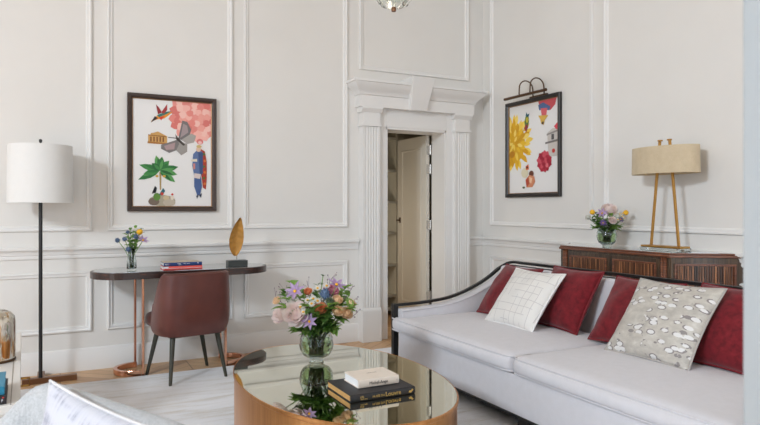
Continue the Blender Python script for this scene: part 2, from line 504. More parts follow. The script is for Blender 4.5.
# wall behind the camera, one wide window
FW = (-1.4, 3.4)
mb = MB().box(XL - WT, FW[0], YF - WT, YF, 0, ZC).box(FW[1], XR + WT, YF - WT, YF, 0, ZC).box(FW[0], FW[1], YF - WT, YF, 0, 0.5).box(FW[0], FW[1], YF - WT, YF, 3.1, ZC)
struct('wall_front', mb, 'wall')
def window_frame(n, horiz, a, b, z0, z1, at):
    mb = MB(); w = 0.05
    def bar(p0, p1, q0, q1):
        if horiz: mb.box(p0, p1, at - 0.03, at + 0.03, q0, q1)
        else: mb.box(at - 0.03, at + 0.03, p0, p1, q0, q1)
    bar(a, a + w, z0, z1); bar(b - w, b, z0, z1); bar(a + w, b - w, z0, z0 + w); bar(a + w, b - w, z1 - w, z1)
    m = (a + b) / 2
    bar(m - 0.03, m + 0.03, z0 + w, z1 - w)
    for k in (1, 2): zz = z0 + (z1 - z0) * k / 3; bar(a + w, m - 0.03, zz - 0.015, zz + 0.015); bar(m + 0.03, b - w, zz - 0.015, zz + 0.015)
    struct('window_%d' % n, mb, 'trim')
window_frame(1, False, WIN[0][0], WIN[0][1], WZ0, WZ1, XL - 0.1)
window_frame(2, False, WIN[1][0], WIN[1][1], WZ0, WZ1, XL - 0.1)
window_frame(3, True, FW[0], FW[1], 0.5, 3.1, YF - 0.1)
# pale wall end beside the camera (right edge of the view)
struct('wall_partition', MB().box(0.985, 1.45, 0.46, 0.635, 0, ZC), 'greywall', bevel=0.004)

# mouldings: rectangle of swept profile on a wall
PROF = [(0, 0), (0, 0.012), (0.004, 0.02), (0.013, 0.022), (0.018, 0.014), (0.024, 0.012), (0.034, 0.012), (0.040, 0.006), (0.044, 0.0)]
TN = [0]
def trim_name():
    TN[0] += 1; return 'trim_%d' % TN[0]
def panel(wall, a0, a1, z0, z1, prof=PROF):
    """frame moulding, outer rectangle a0..a1 x z0..z1 on the back wall ('b', along X) or the right wall ('r', along Y)"""
    mb = MB(); n = len(prof); vs = []; fs = []
    cs = [(a0, z0, 1, 1), (a1, z0, -1, 1), (a1, z1, -1, -1), (a0, z1, 1, -1)]
    for (a, z, sa, sz) in cs:
        for (d, h) in prof:
            aa, zz = a + sa * d, z + sz * d
            vs.append((aa, YB - h, zz) if wall == 'b' else (XR - h, aa, zz))
    for i in range(4):
        j = (i + 1) % 4
        for k in range(n - 1):
            q = (i * n + k, j * n + k, j * n + k + 1, i * n + k + 1)
            fs.append(q if wall == 'b' else tuple(reversed(q)))
    mb.add(vs, fs)
    return struct(trim_name(), mb, 'trim', smooth=True, auto=40)
UPZ0, UPZ1 = 1.075, 3.7
for a0, a1 in ((-3.1, -1.97), (-1.87, -0.86), (-0.76, 0.22), (0.33, 1.315), (1.415, 2.392)):
    panel('b', a0, a1, UPZ0, UPZ1)
    panel('b', a0, a1, 0.30, 0.765)
panel('b', 2.515, 3.765, 2.565, UPZ1)
for a0, a1 in ((3.82, 5.21), (2.3, 3.70), (0.75, 2.19)):
    panel('r', a0, a1, UPZ0, UPZ1)
    panel('r', a0, a1, 0.30, 0.765)
RAIL = [(0, 0.865), (0.012, 0.868), (0.016, 0.88), (0.014, 0.895), (0.02, 0.9), (0.022, 0.918), (0.03, 0.93), (0.044, 0.938), (0.046, 0.955), (0.04, 0.962), (0, 0.962)]
BASE = [(0, 0), (0.022, 0), (0.022, 0.135), (0.018, 0.142), (0.016, 0.155), (0.01, 0.166), (0, 0.172)]
def run(name, prof, wall, a0, a1):
    mb = MB()
    if wall == 'b': mb.extr([(YB - d, z) for d, z in prof], 'x', a0, a1)
    else: mb.extr([(XR - d, z) for d, z in prof], 'y', a0, a1)
    struct(name, mb, 'trim', smooth=True, auto=35)
run(trim_name(), RAIL, 'b', XL, 2.5); run(trim_name(), RAIL, 'b', 3.72, XR); run(trim_name(), RAIL, 'r', 0.64, YB)
run('baseboard_back', BASE, 'b', XL, 2.5); run('baseboard_corner', BASE, 'b', 3.72, XR); run('baseboard_right', BASE, 'r', 0.64, YB)

# ------------------------------------------------------------------ doorway with pilasters, entablature and keystone
DC = 3.112
d1 = tag(thing('door_1', None, None, (DC, YB, 0)), kind='structure')
tag(d1, 'panelled off-white door standing open in a fluted white surround with keystone', 'door')
# jamb lining and flat architrave
MB().box(DX0, DX0 + 0.02, YB - 0.05, YB + WT, 0, DZ).box(DX1 - 0.02, DX1, YB - 0.05, YB + WT, 0, DZ).box(DX0, DX1, YB - 0.05, YB + WT, DZ - 0.02, DZ) \
    .box(DX0 - 0.09, DX0, YB - 0.055, YB, 0, DZ + 0.2).box(DX1, DX1 + 0.085, YB - 0.055, YB, 0, DZ + 0.2).box(DX0 - 0.0, DX1, YB - 0.055, YB, DZ, DZ + 0.2) \
    .build('casing', 'trim', d1, bevel=0.003)
for cx in (DC - 0.513, DC + 0.513):
    w = 0.0875; y1 = YB; y0 = YB - 0.1
    # fluted shaft section
    sec = [(cx - w, y1), (cx - w, y0)]
    nf = 5; x = cx - w + 0.018; fwid = (2 * w - 0.036) / nf
    for k in range(nf):
        xa = x + k * fwid
        sec.append((xa + 0.003, y0))
        for q in range(1, 6):
            a = PI * q / 6
            sec.append((xa + fwid / 2 - (fwid / 2 - 0.003) * math.cos(a), y0 + 0.011 * math.sin(a)))
        sec.append((xa + fwid - 0.003, y0))
    sec += [(cx + w, y0), (cx + w, y1)]
    sh = MB().prism(list(reversed(sec)), 0.32, 2.02).build('pilaster', 'trim', d1)
    MB().box(cx - w - 0.012, cx + w + 0.012, y0 - 0.018, y1, 0, 0.29).extr([(y1, 0.29), (y0 - 0.018, 0.29), (y0 - 0.012, 0.305), (y0 - 0.002, 0.32), (y1, 0.32)], 'x', cx - w - 0.01, cx + w + 0.01) \
        .build('plinth', 'trim', sh, bevel=0.004)
    MB().box(cx - w - 0.014, cx + w + 0.014, y0 - 0.016, y1, 2.02, 2.045).box(cx - w, cx + w, y0 - 0.004, y1, 2.045, 2.15) \
        .extr([(y1, 2.15), (y0 - 0.004, 2.15), (y0 - 0.014, 2.165), (y0 - 0.03, 2.185), (y0 - 0.03, 2.2), (y1, 2.2)], 'x', cx - w - 0.02, cx + w + 0.02).build('capital', 'trim', sh, bevel=0.003)
# entablature: frieze, then a crown that returns at both ends
hw = 0.64; yf = YB - 0.125
prof = [(0.0, 2.2), (0.0, 2.305), (0.012, 2.31), (0.018, 2.33), (0.035, 2.35), (0.06, 2.372), (0.078, 2.395), (0.085, 2.412), (0.098, 2.416), (0.098, 2.437), (0.0, 2.442)]
mb = MB(); vs = []; fs = []; n = len(prof)
for (d, z) in prof:
    vs += [(DC - hw - d, YB, z), (DC - hw - d, yf - d, z), (DC + hw + d, yf - d, z), (DC + hw + d, YB, z)]
for k in range(n - 1):
    for s in range(3):
        fs.append((k * 4 + s, k * 4 + s + 1, (k + 1) * 4 + s + 1, (k + 1) * 4 + s))
fs.append((3, 2, 1, 0)); fs.append(((n - 1) * 4, (n - 1) * 4 + 1, (n - 1) * 4 + 2, (n - 1) * 4 + 3))
mb.add(vs, fs).build('cornice', 'trim', d1, smooth=True, auto=35)
# keystone: wider and further out at the top
kb, kt = (0.085, yf - 0.03), (0.125, yf - 0.13)
kc = DC - 0.03
vs = [(kc - kb[0], YB, 2.194), (kc - kb[0], kb[1], 2.194), (kc + kb[0], kb[1], 2.194), (kc + kb[0], YB, 2.194),
      (kc - kt[0], YB, 2.5), (kc - kt[0], kt[1], 2.5), (kc + kt[0], kt[1], 2.5), (kc + kt[0], YB, 2.5)]
MB().add(vs, [(3, 2, 1, 0), (4, 5, 6, 7), (0, 1, 5, 4), (1, 2, 6, 5), (2, 3, 7, 6), (0, 4, 7, 3)]).build('keystone', 'trim', d1, bevel=0.004)
# open leaf, swung into the next room
LX1, LX0 = DX1 - 0.034, DX1 - 0.076
LY0, LY1 = YB + WT + 0.02, YB + WT + 0.635
mb = MB().box(LX0 + 0.006, LX1, LY0, LY1, 0.012, 2.012)
st = 0.09
for y0_, y1_, z0_, z1_ in ((LY0, LY0 + st, 0.012, 2.012), (LY1 - st, LY1, 0.012, 2.012), (LY0 + st, LY1 - st, 1.89, 2.012), (LY0 + st, LY1 - st, 0.012, 0.22)):
    mb.box(LX0, LX0 + 0.006, y0_, y1_, z0_, z1_)
leaf = mb.build('leaf', 'doorpaint', d1, bevel=0.002)
y0_, y1_, z0_, z1_ = LY0 + st, LY1 - st, 0.22, 1.89
vs = []; fs = []
pr = [(0, 0.006), (0.006, 0.012), (0.014, 0.010), (0.022, 0.0)]
for (yy, zz, sy, sz) in ((y0_, z0_, 1, 1), (y1_, z0_, -1, 1), (y1_, z1_, -1, -1), (y0_, z1_, 1, -1)):
    for d, h in pr: vs.append((LX0 + 0.006 - h, yy + sy * d, zz + sz * d))
for i in range(4):
    for k in range(3): fs.append((i * 4 + k, ((i + 1) % 4) * 4 + k, ((i + 1) % 4) * 4 + k + 1, i * 4 + k + 1))
MB().add(vs, fs).build('panel_moulding', 'doorpaint', leaf, smooth=True)
for hz in (0.34, 1.08, 1.66, 1.86):
    MB().lathe([(0.011, hz - 0.05), (0.011, hz + 0.05)], DX1 - 0.026, LY0 - 0.006, 10).box(DX1 - 0.066, DX1 - 0.027, LY0 - 0.009, LY0 - 0.001, hz - 0.045, hz + 0.045).build('hinge', 'chrome', leaf, smooth=True, auto=40)
hk = MB().tube([(LX0 - 0.001, LY1 - 0.06, 1.12), (LX0 - 0.04, LY1 - 0.06, 1.12)], 0.009).tube([(LX0 - 0.04, LY1 - 0.055, 1.12), (LX0 - 0.042, LY1 - 0.10, 1.12)], 0.007)
hk.box(LX0 - 0.006, LX0 - 0.0005, LY1 - 0.075, LY1 - 0.045, 1.09, 1.15).build('handle', 'darkbronze', leaf, smooth=True, auto=40)
# little room behind
C0, C1, CYB, CZ = 2.0, 4.35, 6.72, 2.5
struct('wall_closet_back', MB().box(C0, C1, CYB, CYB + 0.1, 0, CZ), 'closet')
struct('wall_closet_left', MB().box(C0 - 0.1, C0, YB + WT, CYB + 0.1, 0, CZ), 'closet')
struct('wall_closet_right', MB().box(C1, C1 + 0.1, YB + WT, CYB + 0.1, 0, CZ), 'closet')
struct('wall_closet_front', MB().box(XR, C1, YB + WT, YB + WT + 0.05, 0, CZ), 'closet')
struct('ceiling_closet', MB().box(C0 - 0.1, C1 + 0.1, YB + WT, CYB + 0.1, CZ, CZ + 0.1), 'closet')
BX0, BX1, BY0, BY1 = 2.75, 4.28, 6.42, 6.70
bk = thing('bookcase', 'pale built bookcase with open shelves seen through the doorway', 'bookcase', ((BX0 + BX1) / 2, (BY0 + BY1) / 2, 0))
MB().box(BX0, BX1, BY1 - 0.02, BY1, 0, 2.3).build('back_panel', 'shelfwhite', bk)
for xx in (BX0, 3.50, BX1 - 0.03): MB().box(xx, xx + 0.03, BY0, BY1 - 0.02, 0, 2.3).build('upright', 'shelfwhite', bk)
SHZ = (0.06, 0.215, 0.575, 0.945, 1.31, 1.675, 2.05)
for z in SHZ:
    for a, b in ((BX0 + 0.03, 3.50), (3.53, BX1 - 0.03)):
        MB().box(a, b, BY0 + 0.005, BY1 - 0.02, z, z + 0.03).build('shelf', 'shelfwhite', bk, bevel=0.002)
def shelf_book(x, z, h, w, mat, label):
    b = thing('book', label, 'book', (x + w / 2, BY0 + 0.12, z), 'books in the doorway bookcase')
    MB().box(x, x + w, BY0 + 0.04, BY0 + 0.2, z + 0.001, z + h).build('cover', mat, b, bevel=0.003)
    MB().box(x + 0.004, x + w - 0.004, BY0 + 0.05, BY0 + 0.202, z + 0.006, z + h + 0.002).build('page_block', 'paper', b)
for x, w, h, m in ((3.54, 0.035, 0.24, 'bookbrown'), (3.578, 0.03, 0.22, 'bookbrown'), (3.611, 0.04, 0.25, 'bookdark'), (3.655, 0.03, 0.23, 'bookbrown')):
    shelf_book(x, 1.34, h, w, m, 'upright dark leather-bound book on the doorway bookcase shelf')
for x, w, h, m in ((3.60, 0.03, 0.22, 'bookdark'), (3.633, 0.035, 0.2, 'bookbrown')):
    shelf_book(x, 0.975, h, w, m, 'upright dark leather-bound book on the doorway bookcase shelf')
tag(MB().lathe([(0.03, 0.606), (0.045, 0.63), (0.05, 0.68), (0.03, 0.73), (0.018, 0.78), (0.028, 0.83)], 3.62, BY0 + 0.13, 16).build('vase', 'blackmetal', smooth=True),
    'small dark vase on a lower shelf of the bookcase through the doorway', 'vase')
tag(MB().lathe([(0.03, 1.706), (0.06, 1.73), (0.075, 1.80), (0.07, 1.84), (0.078, 1.85)], 3.62, BY0 + 0.13, 16).build('bowl', 'bookbrown', smooth=True),
    'brown bowl on the highest shelf seen through the doorway', 'bowl')

# ------------------------------------------------------------------ rug
mb = MB().rbox(-1.5, 3.05, 1.1, 4.92, 0.001, 0.014, 0.006, 6)
tag(mb.build('rug', 'rug', smooth=True, auto=40), 'pale grey streaked rug under the coffee table and sofa', 'rug')
RZ = 0.0145

# ------------------------------------------------------------------ cushions
def pillow(name, label, cat, mat, pmat, bl, br, top, size, thick, group=None, seed=0, pipe=0.006, wr=0.006, lift=0.0):
    """bl, br: bottom corners; top: middle of the upper edge (world)"""
    bl, br, top = Vector(bl), Vector(br), Vector(top)
    u = (br - bl).normalized(); bm = (bl + br) / 2
    v = (top - bm); v = (v - u * v.dot(u)).normalized(); n = u.cross(v)
    w, h = size
    c = bm + v * (h / 2)
    r2 = random.Random(seed); ph = [r2.uniform(0, 6.28) for _ in range(6)]
    N = 22
    def edge(a, b):
        return (w / 2 * a * (1 - 0.075 * (1 - b ** 2)), h / 2 * b * (1 - 0.075 * (1 - a ** 2)))
    vs = []; idx = {}; fs = []
    for side in (1, -1):
        for j in range(N + 1):
            for i in range(N + 1):
                a, b = 2 * i / N - 1, 2 * j / N - 1
                a = math.copysign(1 - (1 - abs(a)) ** 1.25, a); b = math.copysign(1 - (1 - abs(b)) ** 1.25, b)
                on = i in (0, N) or j in (0, N)
                if on and side == -1: idx[(side, i, j)] = idx[(1, i, j)]; continue
                x, y = edge(a, b)
                k = max(0.0, (1 - a * a) * (1 - b * b)) ** 0.48
                z = side * thick / 2 * k
                if not on:
                    z += side * wr * k * (math.sin(7 * a + 3 * b + ph[0]) * math.sin(5 * b - 2 * a + ph[1]) + 0.5 * math.sin(13 * a * b + ph[2]))
                idx[(side, i, j)] = len(vs); vs.append((x, y, z))
        for j in range(N):
            for i in range(N):
                q = [idx[(side, i, j)], idx[(side, i + 1, j)], idx[(side, i + 1, j + 1)], idx[(side, i, j + 1)]]
                fs.append(q if side == 1 else q[::-1])
    o = MB().add(vs, fs).build(name, mat, smooth=True)
    m = Matrix((u, v, n)).transposed().to_4x4(); m.translation = c + n * lift
    o.matrix_world = m
    tag(o, label, cat, group)
    path = []
    for k in range(4 * 16):
        s, f = divmod(k, 16); f = 2 * f / 16 - 1
        a, b = ((f, -1), (1, f), (-f, 1), (-1, -f))[s]
        x, y = edge(a, b); path.append((x, y, 0))
    p = MB().tube(path, pipe, 6, closed=True).build('piping', pmat, o, smooth=True, local=True)
    return o

# ------------------------------------------------------------------ sofa
SY0, SY1 = 1.32, 4.14
sofa = thing('sofa', 'long pale grey upholstered sofa with black lacquered frame and sloping arms', 'sofa', (2.73, (SY0 + SY1) / 2, 0))
MB().rbox(2.225, 3.2, SY0 + 0.085, SY1 - 0.085, 0.115, 0.34, 0.012, 6).build('base', 'sofa', sofa, smooth=True, auto=60)
MB().box(2.26, 3.25, SY0 + 0.03, SY1 - 0.03, 0.085, 0.1145).build('under_rail', 'black', sofa, bevel=0.002)
for yy in (SY0 + 0.02, 2.69, SY1 - 0.11):
    for xx in (2.29, 3.2):
        MB().box(xx, xx + 0.07, yy, yy + 0.09, RZ, 0.0845).build('leg', 'black', sofa, bevel=0.003)
ARM = [(2.213, .525), (2.32, .527), (2.45, .53), (2.6, .54), (2.73, .557), (2.87, .595), (3.01, .65), (3.1, .695), (3.17, .738)]
def arm_z(x):
    for (x0, z0), (x1, z1) in zip(ARM + [(3.24, .785)], (ARM + [(3.24, .785), (3.4, .82)])[1:]):
        if x <= x1: return z0 + (z1 - z0) * max(0, (x - x0)) / (x1 - x0)
    return .8
path = [(x, SY1 - 0.02, z) for x, z in ARM] + [(3.22, SY1 - 0.025, .772), (3.262, SY1 - 0.06, .803), (3.28, SY1 - 0.12, .815), (3.28, SY1 - 0.2, .815)]
def catmull(P, m=4):
    P = [Vector(p) for p in P]; o = []
    for i in range(len(P) - 1):
        a, b, c_, d = P[max(0, i - 1)], P[i], P[i + 1], P[min(len(P) - 1, i + 2)]
        for k in range(m):
            t_ = k / m; o.append(0.5 * (2 * b + (c_ - a) * t_ + (2 * a - 5 * b + 4 * c_ - d) * t_ ** 2 + (3 * b - a - 3 * c_ + d) * t_ ** 3))
    return o + [P[-1]]
path = catmull(path)
near = [(x, SY0 + (SY1 - y), z) for x, y, z in reversed(path)]
full = path + [(3.28, 3.0, .815), (3.28, 2.4, .815)] + near
sec = [(-0.015, -0.011), (0.015, -0.011), (0.015, 0.011), (-0.015, 0.011)]
MB().sweep(full, sec, (0, 0, 1)).build('top_rail', 'black', sofa, bevel=0.004)
for y in (SY1 - 0.02, SY0 + 0.02):
    MB().box(2.212, 2.255, y - 0.02, y + 0.02, RZ, 0.537).build('post', 'black', sofa, bevel=0.004)
# upholstered arms following the rail
for y0, y1, s in ((SY1 - 0.105, SY1 - 0.03, 1), (SY0 + 0.03, SY0 + 0.105, -1)):
    def fn(a, b):
        x = 2.25 + a * 1.0; zt = arm_z(x) - 0.025
        z0 = 0.33
        k = 0.018 * math.sin(PI * a) * math.sin(PI * b)
        return (x, (y0 if s == 1 else y1) - s * k, z0 + (zt - z0) * b)
    mb = MB(); mb.grid(fn, 20, 8)
    mb.grid(lambda a, b: (2.25 + a, (y1 if s == 1 else y0), 0.33 + (arm_z(2.25 + a) - 0.025 - 0.33) * b), 20, 8)
    mb.grid(lambda a, b: (2.25 + a, y0 + (y1 - y0) * b, arm_z(2.25 + a) - 0.025), 20, 2)
    mb.grid(lambda a, b: (2.25, y0 + (y1 - y0) * a, 0.33 + (arm_z(2.25) - 0.025 - 0.33) * b), 2, 4)
    arm = mb.build('arm', 'sofa', sofa, smooth=True, auto=50)
    yy = y0 - 0.004 if s == 1 else y1 + 0.004
    MB().tube([(2.25 + a / 20, yy, arm_z(2.25 + a / 20) - 0.032) for a in range(20)], 0.006, 6).build('piping', 'sofa', arm, smooth=True)
# back
def fb(p, u, v, w):
    return (p.x + (0.18 if u < 0 else 0.0) * (p.z - 0.3) * (1 if u < 0 else 0) * 0.9, p.y, p.z)
MB().rbox(3.06, 3.27, SY0 + 0.11, SY1 - 0.11, 0.33, 0.80, 0.03, 14, fb).build('back', 'sofa', sofa, smooth=True)
# seat cushions
def seat_fn(p, u, v, w):
    x, y, z = p
    if w > 0: z += 0.022 * (1 - u * u) * (1 - v ** 4)
    if u < -0.5: x -= 0.026 * (1 - w * w) * (1 - v ** 6)
    if x < 2.25 and y > SY1 - .2: y += .117 * min(1, max(0, (y - (SY1 - .2)) / .085))
    return (x, y, z)
for y0, y1 in ((2.735, SY1 - 0.045), (SY0 + 0.112, 2.725)):
    x0 = 2.20
    if y1 > 4: sy1 = y1
    cu = MB().rbox(x0, 3.07, y0, y1 if y1 < 4 else SY1 - 0.112, 0.335, 0.445, 0.042, 18, seat_fn).build('seat_cushion', 'sofa', sofa, smooth=True)
    ye = y1 if y1 < 4 else SY1 - 0.112
    yo = ye + .117 if ye > 4 else ye
    for zz in (0.432, 0.350):
        xf = x0 + .004
        pts = [(2.35, yo, zz), (x0 + .05, yo, zz)] if ye < 4 else [(x0 + .045, yo + .001, zz)]
        pts += [(x0 + 0.022, yo - 0.008, zz), (x0 + .010, yo - .03, zz)]
        pts += [(xf - 0.006 * math.sin(PI * k / 8), yo - 0.06 - (yo - y0 - 0.12) * k / 8, zz) for k in range(0, 9)]
        pts += [(x0 + .010, y0 + .03, zz), (x0 + 0.022, y0 + 0.008, zz), (x0 + 0.05, y0, zz), (2.35, y0, zz)]
        MB().tube(pts, 0.005, 6).build('piping', 'sofa', cu, smooth=True)

ST = 0.458
pillow('throw_pillow', 'burgundy velvet pillow in the far corner of the sofa behind the white lined pillow', 'pillow', 'velvet', 'velvetpipe',
       (2.85, 3.93, ST), (2.80, 3.47, ST), (3.10, 3.86, .80), (.475, .445), .17, 'burgundy velvet pillows on the sofa', 1)
pillow('throw_pillow', 'burgundy velvet pillow in full view right of the white lined pillow', 'pillow', 'velvet', 'velvetpipe',
       (2.91, 3.40, ST), (2.88, 2.93, ST), (3.11, 3.27, .815), (.485, .445), .17, 'burgundy velvet pillows on the sofa', 2)
pillow('throw_pillow', 'burgundy velvet pillow half hidden behind the left side of the pebble print pillow', 'pillow', 'velvet', 'velvetpipe',
       (2.86, 2.80, ST), (2.86, 2.33, ST), (3.10, 2.74, .815), (.485, .445), .17, 'burgundy velvet pillows on the sofa', 3)
pillow('throw_pillow', 'burgundy velvet pillow behind the right side of the pebble print pillow', 'pillow', 'velvet', 'velvetpipe',
       (2.88, 2.23, ST), (2.87, 1.75, ST), (3.10, 2.12, .815), (.495, .455), .17, 'burgundy velvet pillows on the sofa', 4)
pillow('throw_pillow', 'ivory pillow with thin grey crossed lines leaning on two burgundy pillows', 'pillow', 'gridcushion', 'whitepipe',
       (2.665, 3.585, ST), (2.665, 3.10, ST), (2.93, 3.46, .79), (.495, .46), .15, None, 5, wr=0.005)
pillow('throw_pillow', 'grey pillow printed with pale pebble shapes on the sofa', 'pillow', 'pebblecushion', 'taupepipe',
       (2.71, 2.53, ST), (2.70, 2.02, ST), (2.96, 2.43, .80), (.53, .48), .15, None, 6, wr=0.005)

# ------------------------------------------------------------------ coffee table (oval drum)
TC = (1.26, 2.94); TA, TBY = 0.492, 0.80; TZ = 0.40
def oval(s, n=72, p=2.08):
    out = []
    for i in range(n):
        a = 2 * PI * i / n; c, d = math.cos(a), math.sin(a)
        out.append((TC[0] + TA * s * math.copysign(abs(c) ** (2 / p), c), TC[1] + TBY * s * math.copysign(abs(d) ** (2 / p), d)))
    return out
ct = thing('coffee_table', 'oval brass drum coffee table with smoked mirror top', 'coffee table', (TC[0], TC[1], RZ))
def ring(s0, z0, s1, z1, mb, n=72):
    a, b = oval(s0, n), oval(s1, n)
    vs = [(x, y, z0) for x, y in a] + [(x, y, z1) for x, y in b]
    mb.add(vs, [(i, (i + 1) % n, n + (i + 1) % n, n + i) for i in range(n)])
mb = MB(); ring(0.985, RZ, 0.99, RZ + 0.03, mb); ring(0.99, RZ + 0.03, 0.99, 0.38, mb); ring(0.99, 0.38, 1.0, 0.385, mb); ring(1.0, 0.385, 1.0, TZ - 0.001, mb); ring(1.0, TZ - 0.001, 0.992, TZ + 0.001, mb); ring(0.992, TZ + 0.001, 0.99, TZ - 0.002, mb)
mb.build('drum', 'drum', ct, smooth=True, auto=40)
MB().prism(oval(0.9895), TZ - 0.012, TZ).build('mirror_top', 'mirror', ct)

# books on the coffee table
def book(name, label, cat, x0, x1, y0, y1, z0, z1, cover, pages, group=None, spine='front', rot=0.0, ct=0.0035, top=None):
    """lying book; the spine along the front (y0) unless given; rotated about its centre"""
    b = thing(name, label, cat, ((x0 + x1) / 2, (y0 + y1) / 2, z0), group)
    mb = MB().box(x0, x1, y0, y1, z0, z0 + ct).box(x0, x1, y0, y1, z1 - ct, z1)
    n = 6; sp = []
    for i in range(n + 1):
        a = -PI / 2 + PI * i / n
        sp.append((y0 - 0.006 * math.cos(a) if spine == 'front' else y0, (z0 + z1) / 2 + (z1 - z0) / 2 * math.sin(a)))
    sp += [(y0 + 0.004, z1), (y0 + 0.004, z0)]
    mb.extr(list(reversed(sp)), 'x', x0, x1)
    mb.build('cover', cover, b, bevel=0.0008)
    if top: MB().box(x0 + 0.0005, x1 - 0.0005, y0 + 0.002, y1, z1, z1 + 0.0008).build('dust_jacket', top, b)
    MB().box(x0 + 0.004, x1 - 0.004, y0 + 0.004, y1 - 0.005, z0 + ct, z1 - ct).build('page_block', pages, b)
    return b
bb = book('book', 'large black hardback with gold lettering and gilt pages lying on the coffee table', 'book', 1.127, 1.452, 2.487, 2.755, TZ + 0.001, TZ + 0.033, 'bookblack', 'goldpage')
fy = 2.4785
text('lettering', 'MUSÉE DU', 0.013, 'goldink', bb, frame_mtx((1, 0, 0), (0, 0, 1), (1.262, fy, TZ + 0.016)))
text('lettering', 'Louvre', 0.028, 'goldink', bb, frame_mtx((1, 0, 0), (0, 0, 1), (1.336, fy, TZ + 0.018)))
text('lettering', 'LES', 0.013, 'goldink', bb, frame_mtx((1, 0, 0), (0, 0, 1), (1.180, fy, TZ + 0.021)))
text('lettering', 'PEINTURES', 0.007, 'goldink', bb, frame_mtx((1, 0, 0), (0, 0, 1), (1.190, fy, TZ + 0.011)))
MB().add([(1.415, fy, TZ + 0.012), (1.428, fy, TZ + 0.008), (1.440, fy, TZ + 0.021), (1.434, fy, TZ + 0.026), (1.428, fy, TZ + 0.019), (1.420, fy, TZ + 0.02)], [(0, 1, 2, 3, 4, 5)]).build('emblem', 'goldink', bb)
wb = book('book', 'thick cream hardback lying on top of the large black book', 'book', 1.200, 1.408, 2.562, 2.722, TZ + 0.0345, TZ + 0.074, 'bookcream', 'paper')
text('lettering', 'Michel-Ange', 0.019, 'blackink', wb, frame_mtx((1, 0, 0), (0, 0, 1), (1.300, 2.5535, TZ + 0.054)))
text('lettering', 'MICHEL-ANGE', 0.008, 'seam', wb, frame_mtx((1, 0, 0), (0, 1, 0), (1.31, 2.65, TZ + 0.0744)))
text('lettering', 'III', 0.008, 'seam', wb, frame_mtx((0, 0, 1), (-1, 0, 0), (1.396, 2.5535, TZ + 0.054)))

# ------------------------------------------------------------------ flowers
def frame_from(d):
    d = Vector(d).normalized(); up = Vector((0, 0, 1)) if abs(d.z) < 0.95 else Vector((1, 0, 0))
    s = d.cross(up).normalized(); return s, s.cross(d).normalized(), d
def petal(mb, c, s, u, d, ang, tilt, L, W, cup=0.3, off=0.0, pts=4, pointed=0.0, curl=0.0):
    """one petal from c, leaning out by tilt from the axis d at angle ang"""
    rad = s * math.cos(ang) + u * math.sin(ang); tan = d.cross(rad)
    def fn(a, b):
        t = b
        w = W * (math.sin(PI * min(1, 0.12 + 0.88 * t) ** (0.8)) if pointed else math.sin(PI * (0.1 + 0.72 * t)) ** 0.8)
        th = tilt - cup * 2.0 * (t - 0.3) + curl * t * t
        x = off + L * t * math.sin(th); z = L * t * math.cos(th)
        sd = (a - 0.5) * 2
        return c + rad * (x - 0.28 * w * sd * sd * math.cos(th)) + tan * (w * 0.5 * sd) + d * (z + 0.22 * w * sd * sd * math.sin(th))
    mb.grid(fn, 4, pts)
def bloom_ruffled(c, d, r, layers, rr):
    s, u, d = frame_from(d); mb = MB(); c = Vector(c)
    for (n, tilt, L, W, cup) in layers:
        o = rr.uniform(0, 6.28)
        for k in range(n):
            petal(mb, c, s, u, d, o + 2 * PI * k / n + rr.uniform(-.2, .2), tilt + rr.uniform(-.12, .12), L * r * rr.uniform(.9, 1.1), W * r * rr.uniform(.9, 1.1), cup, 0.05 * r)
    return mb
PEONY = [(8, 1.75, 1.15, 1.0, 0.35), (9, 1.35, 1.12, .95, 0.35), (10, 1.02, 1.08, .85, 0.3), (11, 0.7, 1.05, 0.7, 0.22), (10, 0.42, 1.0, 0.55, 0.12), (6, .15, .95, .4, .05)]
ROSE = [(5, 1.6, 1.05, 1.15, 0.45), (6, 1.15, 1.05, 1.05, 0.45), (6, 0.75, 1.02, 0.85, 0.35), (5, 0.42, 0.98, 0.6, 0.2), (4, 0.15, 0.92, 0.4, 0.05)]
def stem_path(base, head, d):
    base, head, d = Vector(base), Vector(head), Vector(d).normalized()
    L = (head - base).length; out = []
    p1 = base + Vector((0, 0, L * 0.45)); p2 = head - d * L * 0.3
    for i in range(9):
        t = i / 8; out.append(base * (1 - t) ** 3 + p1 * 3 * t * (1 - t) ** 2 + p2 * 3 * t * t * (1 - t) + head * t ** 3)
    return out
def add_leaf(mb, c, d, L, W, droop=0.4, roll=0.0):
    s, u, d = frame_from(d); c = Vector(c)
    def fn(a, b):
        w = W * math.sin(PI * (0.06 + 0.94 * b) ** 0.85) if b < 1 else 0
        sd = (a - 0.5)
        return c + d * (L * b) + s * (w * sd) - Vector((0, 0, droop * L * b * b)) + u * (0.5 * w * abs(sd))
    mb.grid(fn, 4, 6)
